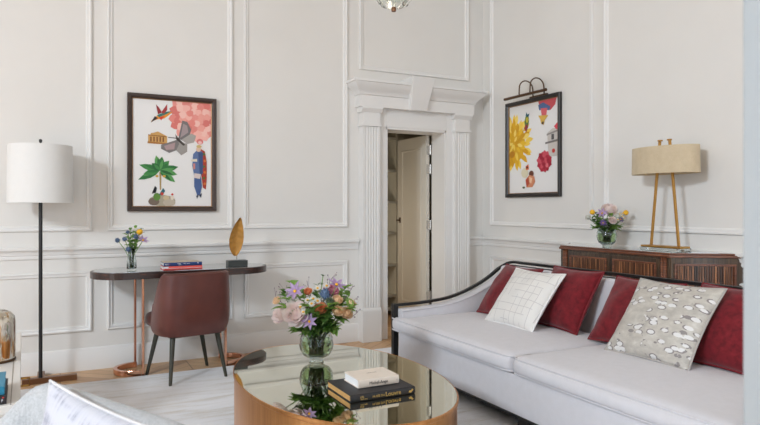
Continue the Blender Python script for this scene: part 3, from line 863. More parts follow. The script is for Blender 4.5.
def flower(kind, label, group, base, head, d, r, mat=None, mat2=None, leaves=0, seed=0, leafmat='leaf'):
    rr = random.Random(seed); base, head = Vector(base), Vector(head)
    t = thing(kind, label, 'leaf spray' if kind in ('leafy_sprig', 'twig_sprig') else 'flower', base, group)
    sp = stem_path(base, head, d)
    sr = 0.0016 if kind in ('chamomile', 'twig_sprig') else 0.0030
    MB().tube(sp, sr, 5).build('stem', 'twig' if kind == 'twig_sprig' else 'stem', t, smooth=True)
    s, u, dd = frame_from(d)
    if kind == 'peony':
        bloom_ruffled(head - dd * r * 0.35, d, r, PEONY, rr).build('bloom', mat or 'pinkpetal', t, smooth=True)
    elif kind == 'rose':
        bloom_ruffled(head - dd * r * 0.35, d, r, ROSE, rr).build('bloom', mat, t, smooth=True)
    elif kind == 'clematis':
        mb = MB(); n = 7
        for k in range(n): petal(mb, head, s, u, dd, 2 * PI * k / n, 1.35 + rr.uniform(-.15, .15), r, r * 0.42, 0.05, 0.003, 5, pointed=1)
        b = mb.build('bloom', mat or 'lilac', t, smooth=True)
        MB().ball(head + dd * 0.004, r * 0.16, 8, 1, 0.15).build('flower_centre', mat2 or 'yellow', b, smooth=True)
    elif kind == 'chamomile':
        mb = MB(); n = 11
        for k in range(n): petal(mb, head, s, u, dd, 2 * PI * k / n, 1.5, r, r * 0.42, 0.0, 0.002, 2)
        b = mb.build('bloom', 'whitepetal', t, smooth=True)
        MB().ball(head + dd * 0.002, r * 0.42, 8, 0.8).build('flower_centre', 'yellow', b, smooth=True)
    elif kind == 'thistle':
        mb = MB(); mb.ball(head, r * 0.72, 12, 1.1)
        for k in range(70):
            z = rr.uniform(-1, 1); a = rr.uniform(0, 6.28); q = math.sqrt(1 - z * z); v = Vector((q * math.cos(a), q * math.sin(a), z))
            p = head + v * r * 0.65; s2, u2, v2 = frame_from(v); w = r * 0.09
            mb.add([p + s2 * w, p - s2 * w * .5 + u2 * w, p - s2 * w * .5 - u2 * w, p + v * r * 0.45], [(0, 1, 3), (1, 2, 3), (2, 0, 3)])
        mb.build('bloom', mat or 'thistle', t)
        mb = MB()
        for k in range(9): petal(mb, head - dd * r * 0.6, s, u, dd, 2 * PI * k / 9, 1.5, r * 1.25, r * 0.2, 0, 0.0, 2, pointed=1)
        mb.build('bract', 'leafgrey', t)
    elif kind == 'billy_button':
        MB().ball(head, r, 14, 0.95, 0.06).build('bloom', 'yellow', t, smooth=True)
    elif kind == 'leafy_sprig':
        mb = MB()
        for k in range(leaves or 9):
            i = 2 + (k * 6) // max(1, (leaves or 9)); p = sp[min(8, i + 1)] if k < (leaves or 9) - 1 else sp[8]
            a = rr.uniform(0, 6.28); dv = (Vector((math.cos(a), math.sin(a), rr.uniform(-.1, .7)))).normalized() + dd * 0.5
            if (p - base).z < r[2]: p = sp[5]
            add_leaf(mb, p, dv, r[0] * rr.uniform(.75, 1.2), r[1] * rr.uniform(.8, 1.2), 0.3)
        mb.build('foliage', mat or 'leaf', t, smooth=True)
    elif kind == 'twig_sprig':
        mb = MB(); mt = MB()
        for k in range(leaves or 16):
            p = sp[rr.choice((5, 6, 7, 8))]; a = rr.uniform(0, 6.28)
            q = p + (dd * rr.uniform(.0, 1) + Vector((math.cos(a), math.sin(a), rr.uniform(-.3, .6))) * 0.5) * r[0]
            mt.tube([p, (p + q) / 2 + Vector((0, 0, .003)), q], 0.0008, 4)
            mb.ball(q, rr.uniform(0.7, 1.2) * r[1], 6, 1.3)
        mt.build('twig', 'twig', t); mb.build('bud', mat or 'twig', t, smooth=True)
    if leaves and kind not in ('leafy_sprig', 'twig_sprig'):
        mb = MB()
        for k in range(leaves):
            p = sp[rr.choice((5, 6, 7))]; a = rr.uniform(0, 6.28)
            add_leaf(mb, p, Vector((math.cos(a), math.sin(a), rr.uniform(-.2, .5))), rr.uniform(.04, .065), rr.uniform(.018, .028), 0.3)
        mb.build('foliage', leafmat, t, smooth=True)
    return t

CAMR = Vector((.8902, -.4556, 0)); CAMF = Vector((.4556, .8902, 0))
def ribbed_vase(name, label, c, z, R_, H, mat='vaseglass'):
    """squat glass vase: small foot, round quilted belly, open neck"""
    t = thing(name, label, 'vase', (c[0], c[1], z))
    out = [(0.42, 0), (0.46, 0.02), (0.42, 0.07), (0.50, 0.10), (0.78, 0.18), (0.95, 0.32), (1.0, 0.48), (0.96, 0.64), (0.84, 0.80), (0.74, 0.92), (0.72, 1.0)]
    inn = [(0.66, 1.0), (0.68, 0.92), (0.78, 0.80), (0.89, 0.64), (0.93, 0.48), (0.88, 0.32), (0.70, 0.2), (0.30, 0.15)]
    P = [(r * R_, z + h * H) for r, h in out]
    # densify
    def dens(L, m=4):
        o = []
        for (a, b), (c_, d_) in zip(L, L[1:]):
            for k in range(m): o.append((a + (c_ - a) * k / m, b + (d_ - b) * k / m))
        o.append(L[-1]); return o
    n = 64
    rib = lambda a, zz: (0.035 * abs(math.sin(8 * a + 14 * (zz - z) / H * 0.5)) * abs(math.sin(8 * a - 14 * (zz - z) / H * 0.5)) if 0.12 < (zz - z) / H < 0.9 else 0)
    mb = MB(); mb.lathe(dens(P) + [(r * R_, z + h * H) for r, h in inn], c[0], c[1], n, rib=rib)
    g_ = mb.build('glass_body', mat, t, smooth=True)
    MB().lathe(dens([(.28 * R_, z + .165 * H), (.66 * R_, z + .205 * H), (.84 * R_, z + .32 * H), (.885 * R_, z + .48 * H), (.86 * R_, z + .60 * H)]), c[0], c[1], 48).build('water', 'water', t, smooth=True, auto=60)
    return t
TV = (1.272, 3.263)
VZ = TZ + 0.0015
ribbed_vase('flower_vase', 'squat green ribbed glass vase on the coffee table', TV, VZ, 0.093, 0.195)
def V(c, z, right, up, toward=0.0):
    """point given as metres to the right, up and toward the viewer side of a vase centre"""
    p = Vector((c[0], c[1], z)) + CAMR * right - CAMF * toward; p.z += up; return p
def bouquet(c, z, G, lst, base_up, spread=0.02):
    k = 0
    for (kind, label, rgt, up, tow, r, kw) in lst:
        k += 1
        h = V(c, z, rgt, up, tow)
        a = k * 2.4; b = Vector((c[0] + spread * math.cos(a), c[1] + spread * math.sin(a), z + base_up))
        d = (h - Vector((c[0], c[1], z + 0.12 if base_up > 0.02 else z + 0.1)))
        d = d.normalized() + (-CAMF) * kw.pop('face', 0.35) + Vector((0, 0, .1))
        flower(kind, label, G, b, h, d, r, seed=k * 13 + int(c[0] * 100), **kw)
W = ' in the coffee table bouquet'
lst = [
 ('peony', 'large blush peony lowest and nearest' + W, -.085, .212, .10, .058, dict(mat='pinkpetal', face=.75)),
 ('peony', 'blush peony at the outer left edge' + W, -.155, .200, .03, .050, dict(mat='pinkpetal', face=.5)),
 ('peony', 'pale pink double bloom high at the back' + W, .070, .305, .0, .036, dict(mat='pinkdeep', face=.7)),
 ('rose', 'coral orange rose in the middle' + W, .028, .235, .10, .036, dict(mat='orange', face=.9)),
 ('rose', 'lower peach rose at the right' + W, .142, .205, .06, .034, dict(mat='peach', face=.9)),
 ('rose', 'peach rose in front left of the lower right one' + W, .105, .222, .09, .030, dict(mat='peach', face=1.0)),
 ('rose', 'topmost peach rose at the right side' + W, .100, .268, .05, .030, dict(mat='peach', face=.8)),
 ('rose', 'outermost peach rose at the right edge' + W, .160, .248, .02, .028, dict(mat='peach', face=.6)),
 ('rose', 'small orange bud rose behind the lilac clematis' + W, -.035, .305, .03, .024, dict(mat='orange', face=.6)),
 ('rose', 'small peach rose at the far left edge' + W, -.182, .258, .01, .024, dict(mat='peach', face=.5)),
 ('clematis', 'lilac clematis with yellow centre at upper left' + W, -.090, .312, .07, .052, dict(face=.9)),
 ('clematis', 'lilac clematis at the top right' + W, .095, .338, .04, .050, dict(face=.25)),
 ('clematis', 'lilac clematis hanging low over the vase rim' + W, -.020, .178, .12, .040, dict(face=1.0)),
 ('thistle', 'steel blue thistle near the centre top' + W, .045, .300, .06, .030, dict()),
 ('rose', 'white rose behind the lilac clematis' + W, -.105, .275, .05, .030, dict(mat='whitepetal', face=.8)),
 ('rose', 'pale green round bloom right of centre' + W, .068, .262, .08, .024, dict(mat='leafgrey', face=.9)),
]
for (x, u_, tw) in ((-.03, .275, .1), (-.005, .282, .1), (.015, .272, .1), (-.06, .245, .11), (-.045, .225, .13), (.01, .325, .05), (.05, .335, .04), (-.01, .262, .12)):
    lst.append(('chamomile', 'small white daisy with yellow centre' + W, x, u_, tw, .015, dict(face=.9)))
for i, (x, u_, tw) in enumerate(((-.15, .295, 0), (-.12, .27, .06), (.02, .205, .12), (.06, .185, .10), (.09, .17, .08), (-.10, .15, .08), (.0, .265, .08), (-.02, .24, .1), (.12, .18, .02), (.0, .29, -.04), (-.06, .28, -.06), (.12, .3, -.03), (.07, .22, .08), (.15, .28, .0), (-.13, .235, .09), (.045, .175, .13), (-.05, .155, .12), (.115, .155, .09), (.0, .235, .15), (.065, .25, .12), (-.11, .33, .0), (.0, .15, .13), (.16, .23, .05))):
    lst.append(('leafy_sprig', 'green leafy sprig between the blooms' + W, x, u_, tw, (.066, .034, .19), dict(mat='leaf' if i % 3 else 'leafdark', leaves=14, face=.5)))
for i, (x, u_, tw) in enumerate(((.03, .375, 0), (.005, .33, 0))):
    lst.append(('leafy_sprig', 'silvery green sprig reaching up above the blooms' + W, x, u_, tw, (.03, .014, .2), dict(mat='leafgrey', leaves=14, face=.0)))
for i, (x, u_, tw) in enumerate(((-.16, .315, -.02), (-.19, .28, 0), (.175, .26, 0), (.185, .20, .03), (.06, .35, -.04), (-.05, .35, -.05), (.16, .31, -.03))):
    lst.append(('twig_sprig', 'dark plum twig with tiny buds' + W, x, u_, tw, (.045, .0026), dict(leaves=11, face=0)))
lst = [(k_, l_b, x_ * 1.2, .06 + u_ * 1.0 + (u_ - .15) * .15, t_ * 1.15, (tuple(v * 1.2 for v in r_[:2]) + r_[2:] if isinstance(r_, tuple) else r_ * 1.17), kw_) for (k_, l_b, x_, u_, t_, r_, kw_) in lst]
bouquet(TV, VZ, 'flowers and sprigs in the coffee table vase', lst, 0.045, 0.03)

# ------------------------------------------------------------------ desk
DXA, DXB, DY0, DY1, DTZ = 0.195, 1.52, 4.83, 5.31, 0.786
desk = thing('desk', 'racetrack shaped writing desk with dark glossy edge on rose gold legs', 'desk', ((DXA + DXB) / 2, (DY0 + DY1) / 2, 0))
def stadium(ins, n=24):
    r = (DY1 - DY0) / 2; cy = (DY0 + DY1) / 2; r2 = r - ins; out = []
    for k in range(n + 1):
        a = -PI / 2 + PI * k / n; out.append((DXB - r + r2 * math.cos(a), cy + r2 * math.sin(a)))
    for k in range(n + 1):
        a = PI / 2 + PI * k / n; out.append((DXA + r + r2 * math.cos(a), cy + r2 * math.sin(a)))
    return out
MB().prism(stadium(0), DTZ - 0.05, DTZ).build('table_top', 'deskwood', desk, bevel=0.003)
MB().prism(stadium(0.022), DTZ - 0.001, DTZ + 0.0012).build('glass_inset', 'deskglass', desk)
for s, xe, xb in ((-1, 0.537, 0.37), (1, 1.178, 1.345)):
    pts = []; yc = 5.115; ry = 0.15
    for k in range(19):
        a = -PI / 2 + PI * k / 18
        pts.append((xe + (xb - xe) * math.cos(a), yc + ry * math.sin(a), 0.022))
    sec = [(-0.014, -0.02), (0.014, -0.02), (0.014, 0.02), (-0.014, 0.02)]
    lg = MB().sweep(pts, sec, (0, 0, 1)); 
    o = lg.build('leg_base', 'rose', desk, bevel=0.002)
    for yy in (yc - ry, yc + ry):
        dx = -s * (.014 if yy < yc else -.012)
        MB().box(xe + dx - .008, xe + dx + .008, yy - 0.022, yy + 0.022, 0.002, DTZ - 0.0505).build('leg', 'rose', desk, bevel=0.002)
# desk vase with sprigs
DV = (0.475, 5.0); DVZ = DTZ + 0.002
t = thing('bud_vase', 'slim clear glass vase at the left of the desk', 'vase', (DV[0], DV[1], DVZ))
MB().lathe([(.034, DVZ), (.036, DVZ + .01), (.033, DVZ + .07), (.024, DVZ + .125), (.030, DVZ + .165), (.0275, DVZ + .165), (.0215, DVZ + .125), (.030, DVZ + .07), (.031, DVZ + .012), (.0, DVZ + .010)], DV[0], DV[1], 28).build('glass_body', 'clearglass', t, smooth=True)
W = ' in the desk vase'
lst = [
 ('thistle', 'blue thistle on a long stem bending out to the left' + W, -.105, .225, .0, .021, dict(face=.1)),
 ('thistle', 'blue thistle low in front of the stems' + W, -.003, .160, .05, .022, dict(face=.3)),
 ('thistle', 'blue thistle at the right of the sprigs' + W, .045, .255, .03, .022, dict(face=.2)),
 ('thistle', 'blue thistle left of centre' + W, -.04, .235, .03, .020, dict(face=.2)),
 ('thistle', 'blue thistle at the upper left' + W, -.028, .285, .0, .016, dict(face=.2)),
 ('billy_button', 'round yellow billy button at the upper right' + W, .072, .288, .03, .022, dict(face=.2)),
 ('clematis', 'lilac clematis drooping at the right' + W, .095, .225, .03, .048, dict(face=.3)),
 ('rose', 'small white bloom at the top' + W, .035, .300, .0, .020, dict(mat='whitepetal', face=.4)),
]
for i, (x, u_, tw) in enumerate(((-.01, .30, 0), (.015, .27, .02), (.05, .21, .03), (.0, .23, .04), (.02, .31, -.02), (-.03, .26, .0), (.06, .30, -.02), (.03, .22, .0))):
    lst.append(('leafy_sprig', 'green leafy sprig' + W, x, u_, tw, (.05, .024, .155), dict(mat='leaf' if i % 3 else 'leafdark', leaves=9, face=.3)))
bouquet(DV, DVZ, 'flowers and sprigs in the desk vase', lst, 0.015, 0.012)
# books on the desk
cb = book('book', 'coral red book lying on the desk under the navy book', 'book', .688, .972, 4.895, 5.07, DTZ + .0015, DTZ + .0285, 'bookcoral', 'paper', 'books stacked on the desk')
MB().box(.6875, .722, 4.8885, 4.8905, DTZ + .014, DTZ + .0265).build('spine_band', 'whiteink', cb)
MB().box(.6875, .972, 4.8880, 4.8905, DTZ + .0135, DTZ + .0155).build('spine_stripe', 'whiteink', cb)
nb = book('book', 'navy blue book with white lettering lying on the coral book', 'book', .691, .970, 4.90, 5.065, DTZ + .0295, DTZ + .0565, 'bookblue', 'paper', 'books stacked on the desk', top='booktan')
fm = lambda x, z: frame_mtx((1, 0, 0), (0, 0, 1), (x, 4.892, z))
text('lettering', 'NY', .018, 'whiteink', nb, fm(.712, DTZ + .043)); text('lettering', 'C', .014, 'redink', nb, fm(.733, DTZ + .043))
text('lettering', 'PARIS', .010, 'whiteink', nb, fm(.800, DTZ + .047)); text('lettering', 'ARTS', .010, 'whiteink', nb, fm(.808, DTZ + .037)); text('lettering', 'NEW YORK', .009, 'whiteink', nb, fm(.855, DTZ + .047))
MB().box(.935, .943, 4.8915, 4.8935, DTZ + .046, DTZ + .054).build('emblem', 'whiteink', nb)
# gilded leaf on a stone block
lf = thing('leaf_sculpture', 'gold leaf sculpture on a black block at the right of the desk', 'sculpture', (1.262, 4.99, DTZ + .002))
MB().box(1.185, 1.34, 4.945, 5.035, DTZ + .002, DTZ + .05).build('block', 'stone', lf, bevel=.002)
MB().lathe([(.003, DTZ + .0505), (.003, DTZ + .10)], 1.262, 4.99, 8).build('rod', 'chrome', lf)
LZ = DTZ + .085
def leaf_fn(sgn):
    def fn(a, b):
        w = (.066 if a < .5 else .062) * math.sin(PI * (b * .96 + .02) ** 0.9) ** .75
        x = .018 * math.sin(2.2 * b) + (a - .5) * 2 * w * (1 - .25 * b) + (.028 * b ** 3)
        y = .02 * math.sin(3 * b) - .014 * (abs(a - .5) * 2) ** 1.3 + sgn * .0025 + .002 * math.sin(42 * b + 6 * abs(a - .5))
        return (1.262 + x - .016, 4.99 + y, LZ + .305 * b)
    return fn
MB().grid(leaf_fn(1), 12, 28).grid(leaf_fn(-1), 12, 28).tube([(1.262 - .016 + .018 * math.sin(2.2 * b) + .028 * b ** 3, 4.99 + .02 * math.sin(3 * b) - .003, LZ + .305 * b) for b in [k / 14 for k in range(15)]], [.0045 - .0035 * k / 14 for k in range(15)], 6).build('blade', 'gold', lf, smooth=True)

# ------------------------------------------------------------------ desk chair
CH = (.848, 4.79); CR = R(10)
chair = thing('desk_chair', 'burgundy leather tub chair with dark legs pushed up to the desk', 'chair', (CH[0], CH[1], 0)); chair.rotation_euler = (0, 0, CR)
def plan(phi, k=1.0):
    """phi 0 = back (-y)"""
    c, s = math.cos(phi), math.sin(phi); p = 3.4
    r = 1 / ((abs(s) / .272) ** p + (abs(c) / .255) ** p) ** (1 / p)
    return (r * s * k, -r * c * k)
PM = R(91)
def rim(phi):
    a = abs(phi)
    if a < R(58): return .785 - .006 * (a / R(58)) ** 2
    q = (a - R(58)) / (PM - R(58)); return .779 - .22 * (q * q * (3 - 2 * q))
def shell(off, top):
    def fn(a, b):
        phi = -PM + 2 * PM * a; zt = rim(phi) - (0 if top else .0)
        z = .345 + (zt - .345) * b
        k = 1.03 - .13 * (1 - b) ** 7 - .07 * b ** 1.3          # tucks in at the bottom, narrows upward
        x, y = plan(phi, k)
        d = Vector((x, y, 0)).normalized()
        lean = -.035 * b * math.cos(phi) if abs(phi) < PI / 2 else 0
        return (x - d.x * off, y - d.y * off + lean, z)
    return fn
mb = MB(); NU, NV = 40, 16
mb.grid(shell(0, 1), NU, NV); mb.grid(shell(.045, 1), NU, NV)
def rimstrip(edge):
    o, i = shell(0, 1), shell(.045, 1)
    def fn(a, b):
        if edge == 't': A, B = Vector(o(a, 1)), Vector(i(a, 1))
        elif edge == 'b': A, B = Vector(o(a, 0)), Vector(i(a, 0))
        else: e = 0 if edge == 'l' else 1; A, B = Vector(o(e, a)), Vector(i(e, a))
        p = A.lerp(B, b)
        p.z += .014 * math.sin(PI * b) if edge == 't' else 0
        if edge in 'lr': p.y += .014 * math.sin(PI * b)
        return p
    return fn
mb.grid(rimstrip('t'), NU, 6); mb.grid(rimstrip('b'), NU, 2); mb.grid(rimstrip('l'), NV, 4); mb.grid(rimstrip('r'), NV, 4)
mb.build('backrest', 'leather', chair, smooth=True, local=True)
mb = MB(); mb.rbox(-.222, .222, -.185, .295, .36, .47, .045, 12, lambda p, u, v, w: (p.x * (1 + .08 * (v > 0) * v), p.y, p.z + (.012 * (1 - u * u) * (1 - v * v) if w > 0 else 0)))
mb.build('seat', 'leather', chair, smooth=True, local=True)
MB().tube([(-.2, .272, .425), (-.13, .29, .425), (.13, .29, .425), (.2, .272, .425)], .006, 6).build('seat_piping', 'leather', chair, smooth=True, local=True)
MB().box(-.19, .19, -.17, .23, .33, .358).build('seat_frame', 'darkgreen', chair, bevel=.004, local=True)
for sx, sy in ((-1, -1), (1, -1), (-1, 1), (1, 1)):
    x0, y0, x1, y1 = sx * .165, -.145 if sy < 0 else .19, sx * (.205 if sy < 0 else .235), -.215 if sy < 0 else .225
    zb = RZ if sy < 0 else .0005
    vs = []; fs = []
    for (x, y, z, r) in ((x1, y1, zb, .0115), (x0, y0, .335, .020)):
        for k in range(12): vs.append((x + r * math.cos(k * PI / 6), y + r * math.sin(k * PI / 6), z))
    fs = [(k, (k + 1) % 12, 12 + (k + 1) % 12, 12 + k) for k in range(12)] + [tuple(reversed(range(12))), tuple(range(12, 24))]
    MB().add(vs, fs).build('leg', 'darkgreen', chair, smooth=True, auto=40, local=True)

# ------------------------------------------------------------------ floor lamp
FL = (-.125, 5.09)
fl = thing('floor_lamp', 'tall black floor lamp with white drum shade by the left end of the desk', 'lamp', (FL[0], FL[1], 0))
MB().box(FL[0] - .115, FL[0] + .235, FL[1] - .024, FL[1] + .024, .001, .04).build('foot_bar', 'bronze', fl, bevel=.002)
MB().box(FL[0] - .024, FL[0] + .024, FL[1] + .0245, FL[1] + .2, .001, .04).build('foot_bar', 'bronze', fl, bevel=.002)
MB().lathe([(.014, .0405), (.0125, .06), (.0125, 1.62)], FL[0], FL[1], 14).build('pole', 'blackmetal', fl, smooth=True, auto=40)
def drum_shade(c, z0, z1, r0, r1, th=.003, rx=1, ry=1):
    return MB().lathe([(r0, z0), (r1, z1), (r1 - th, z1), (r0 - th, z0), (r0, z0)], c[0], c[1], 56, rx, ry, caps=False)
sh = drum_shade(FL, 1.29, 1.70, .212, .206).build('lamp_shade', 'shade', fl, smooth=True, auto=40)
mb = MB()
for k in range(3):
    a = 2 * PI * k / 3; mb.tube([(FL[0] + .01 * math.cos(a), FL[1] + .01 * math.sin(a), 1.68), (FL[0] + .205 * math.cos(a), FL[1] + .205 * math.sin(a), 1.68)], .0025, 6)
mb.build('shade_ring', 'blackmetal', sh)
MB().lathe([(.006, 1.6205), (.006, 1.722), (.010, 1.724), (.011, 1.742), (.004, 1.747)], FL[0], FL[1], 12).build('finial', 'blackmetal', fl, smooth=True, auto=40)
MB().ball((FL[0] + .04, FL[1], 1.52), .03, 12, 1.4).build('bulb', 'paper', fl, smooth=True)

# ------------------------------------------------------------------ console behind the sofa
KX, KZ = 3.575, .955
con = thing('console_cabinet', 'striped dark wood console cabinet with bowed ends behind the sofa', 'cabinet', (3.77, 3.30, 0))
KY0, KY1 = 2.86, 3.76
def clean(poly):
    o = []
    for p in poly:
        if not o or (abs(p[0] - o[-1][0]) + abs(p[1] - o[-1][1])) > 1e-5: o.append(p)
    return o
def kcurve(t, ins=0.0):
    """canted, slightly hollow end from the front post (t=0) back to the wall (t=1)"""
    p0 = Vector((KX + ins, KY0 - .06)); p1 = Vector((XR - .006, KY0 - .345 + ins))
    d = (p1 - p0).normalized(); n = Vector((d.y, -d.x))       # outward
    p = p0.lerp(p1, t) - n * .022 * math.sin(PI * t) - (n * ins * .6 * math.sin(PI * t))
    return (p.x, p.y)
def kpoly(ins):
    near = [kcurve(k / 16, ins) for k in range(17)]
    far = [(x, KY0 + KY1 - y) for x, y in near]
    return clean(near[::-1] + far)
MB().prism(kpoly(.018), .08, KZ - .03).build('carcass', 'macdark', con, smooth=True, auto=35)
MB().prism(kpoly(.03), .002, .0795).build('plinth', 'macdark', con)
MB().prism(kpoly(-.004), KZ - .0295, KZ - .012).prism(kpoly(.006), KZ - .012, KZ).build('top', 'macred', con, bevel=.004)
MB().prism(kpoly(.02), KZ - .001, KZ + .0012).build('glass_inset', 'deskglass', con)
# two flat fronts with frames, half-round columns, two bowed end panels
def door_front(y0, y1):
    d = MB().box(KX + .012, KX + .0178, y0 + .004, y1 - .004, .12, KZ - .045).build('door', 'macdark', con, bevel=.001)
    mb = MB(); w = .014; za, zb = .15, KZ - .07; ya, yb = y0 + .028, y1 - .028
    mb.box(KX + .002, KX + .0118, ya, ya + w, za, zb).box(KX + .002, KX + .0118, yb - w, yb, za, zb).box(KX + .002, KX + .0118, ya + w, yb - w, za, za + w).box(KX + .002, KX + .0118, ya + w, yb - w, zb - w, zb)
    mb.build('moulding', 'macred', d, bevel=.003)
    p = MB(); nr = 18
    for k in range(nr):
        a = ya + w + (yb - ya - 2 * w) * k / nr; b = ya + w + (yb - ya - 2 * w) * (k + 1) / nr
        p.extr([(KX + .0118, a), (KX + .005, a + .003), (KX + .004, (a + b) / 2), (KX + .005, b - .003), (KX + .0118, b)], 'y', 0, 1) if False else p.box(KX + .006, KX + .0117, a + .0012, b - .0012, za + w, zb - w)
    p.build('striped_panel', 'macv', d)
door_front(KY0 + .02, (KY0 + KY1) / 2); door_front((KY0 + KY1) / 2, KY1 - .02)
for y in (KY0 - .018, KY1 + .018, KY0 + .004, KY1 - .004):
    MB().lathe([(.013, .08), (.013, KZ - .031)], KX + .014, y, 12).build('column', 'macred', con, smooth=True)
for sgn in (1, -1):
    def P(t, ins): 
        x, y = kcurve(t, ins); return (x, y if sgn > 0 else KY0 + KY1 - y)
    nr = 22; mb = MB(); fr = MB()
    t0, t1 = .10, .86; za, zb = .15, KZ - .07
    for k in range(nr):
        ta = t0 + (t1 - t0) * k / nr + .004; tb = t0 + (t1 - t0) * (k + 1) / nr - .004
        mb.prism([P(ta, .0178), P(ta, .010), P(tb, .010), P(tb, .0178)] if sgn < 0 else [P(ta, .0178), P(tb, .0178), P(tb, .010), P(ta, .010)], za + .014, zb - .014)
    e = mb.build('end_panel', 'macv', con)
    def strip(a, b, z0, z1):
        ts = [a + (b - a) * i / 12 for i in range(13)]
        fr.prism([P(x, .0178) for x in ts] + [P(x, .004) for x in reversed(ts)], z0, z1)
    strip(t0 - .03, t1 + .03, za, za + .0138); strip(t0 - .03, t1 + .03, zb - .0138, zb); strip(t0 - .03, t0 - .004, za + .014, zb - .014); strip(t1 + .004, t1 + .03, za + .014, zb - .014)
    fr.build('moulding', 'macred', e)
# console vase + bouquet
KV = (3.70, 3.445); KVZ = KZ + .002
ribbed_vase('flower_vase', 'small green ribbed glass vase on the console cabinet', KV, KVZ, .073, .178)
W = ' in the console bouquet'
lst = [
 ('peony', 'blush peony at the top' + W, .035, .262, .02, .058, dict(mat='pinkpetal', face=.6)),
 ('peony', 'pale pink bloom low in the middle' + W, .035, .185, .08, .030, dict(mat='pinkpetal', face=.9)),
 ('billy_button', 'round yellow billy button at the left' + W, -.098, .245, .03, .020, dict(face=.2)),
 ('billy_button', 'round yellow billy button at the right' + W, .160, .242, .02, .020, dict(face=.2)),
 ('clematis', 'lilac clematis at the upper left' + W, -.035, .235, .06, .046, dict(face=.8)),
 ('rose', 'white rose at the left edge' + W, -.125, .205, .02, .026, dict(mat='whitepetal', face=.5)),
 ('rose', 'white rose right of centre' + W, .085, .215, .05, .026, dict(mat='whitepetal', face=.8)),
 ('clematis', 'small violet bloom right of the middle' + W, .105, .190, .05, .030, dict(mat='violet', face=.8)),
 ('clematis', 'small violet bloom low at the left' + W, -.035, .165, .08, .030, dict(mat='violet', face=.9)),
]
for (x, u_, tw) in ((.10, .23, .05), (.12, .215, .05), (.14, .2, .04), (.075, .19, .08), (.13, .235, .03)):
    lst.append(('chamomile', 'small white daisy with yellow centre' + W, x, u_, tw, .013, dict(face=.8)))
for i, (x, u_, tw) in enumerate(((-.10, .19, .03), (-.08, .16, .05), (-.04, .2, .06), (.0, .19, .08), (.05, .16, .08), (.1, .17, .04), (-.06, .23, 0), (.09, .25, -.02), (.12, .2, 0), (.0, .23, -.03), (-.11, .15, .03), (.14, .16, .03), (-.02, .14, .1), (.07, .14, .1), (.03, .22, .07), (-.08, .2, .06))):
    lst.append(('leafy_sprig', 'green leafy sprig' + W, x, u_, tw, (.055, .028, .14), dict(mat='leaf' if i % 3 else 'leafdark', leaves=10, face=.4)))
lst = [(k_, l_b, x_ - .022, .02 + u_, t_, r_, kw_) for (k_, l_b, x_, u_, t_, r_, kw_) in lst]
bouquet(KV, KVZ, 'flowers and sprigs in the console vase', lst, 0.04, 0.022)
# table lamp on the console
LC = (3.765, 2.985)
tl = thing('table_lamp', 'brass two-legged table lamp with beige oval shade on the console cabinet', 'lamp', (LC[0], LC[1], KZ))
z = KZ + .002
MB().box(LC[0] - .075, LC[0] + .075, LC[1] - .152, LC[1] + .152, z, z + .02).build('acrylic_base', 'acrylic', tl, bevel=.002)
MB().box(LC[0] - .05, LC[0] + .05, LC[1] - .162, LC[1] + .162, z + .0205, z + .034).build('base_plate', 'brass', tl, bevel=.002)
for s in (-1, 1):
    sec = [(-.0075, -.0075), (.0075, -.0075), (.0075, .0075), (-.0075, .0075)]
    MB().sweep([(LC[0], LC[1] + s * .112, z + .0345), (LC[0], LC[1] + s * .040, z + .765)], sec, (1, 0, 0)).build('leg', 'brass', tl, bevel=.001)
    MB().box(LC[0] - .012, LC[0] + .012, LC[1] + s * .038 - .013, LC[1] + s * .038 + .013, z + .7655, z + .776).build('finial', 'brass', tl, bevel=.002)
sh = drum_shade(LC, z + .535, z + .722, 1.0, .985, .01, .140, .258).build('lamp_shade', 'shadebeige', tl, smooth=True, auto=40)
MB().tube([(LC[0], LC[1] - .252, z + .70), (LC[0], LC[1] - .055, z + .70)], .003, 6).tube([(LC[0], LC[1] + .055, z + .70), (LC[0], LC[1] + .252, z + .70)], .003, 6).build('shade_bar', 'brass', sh)

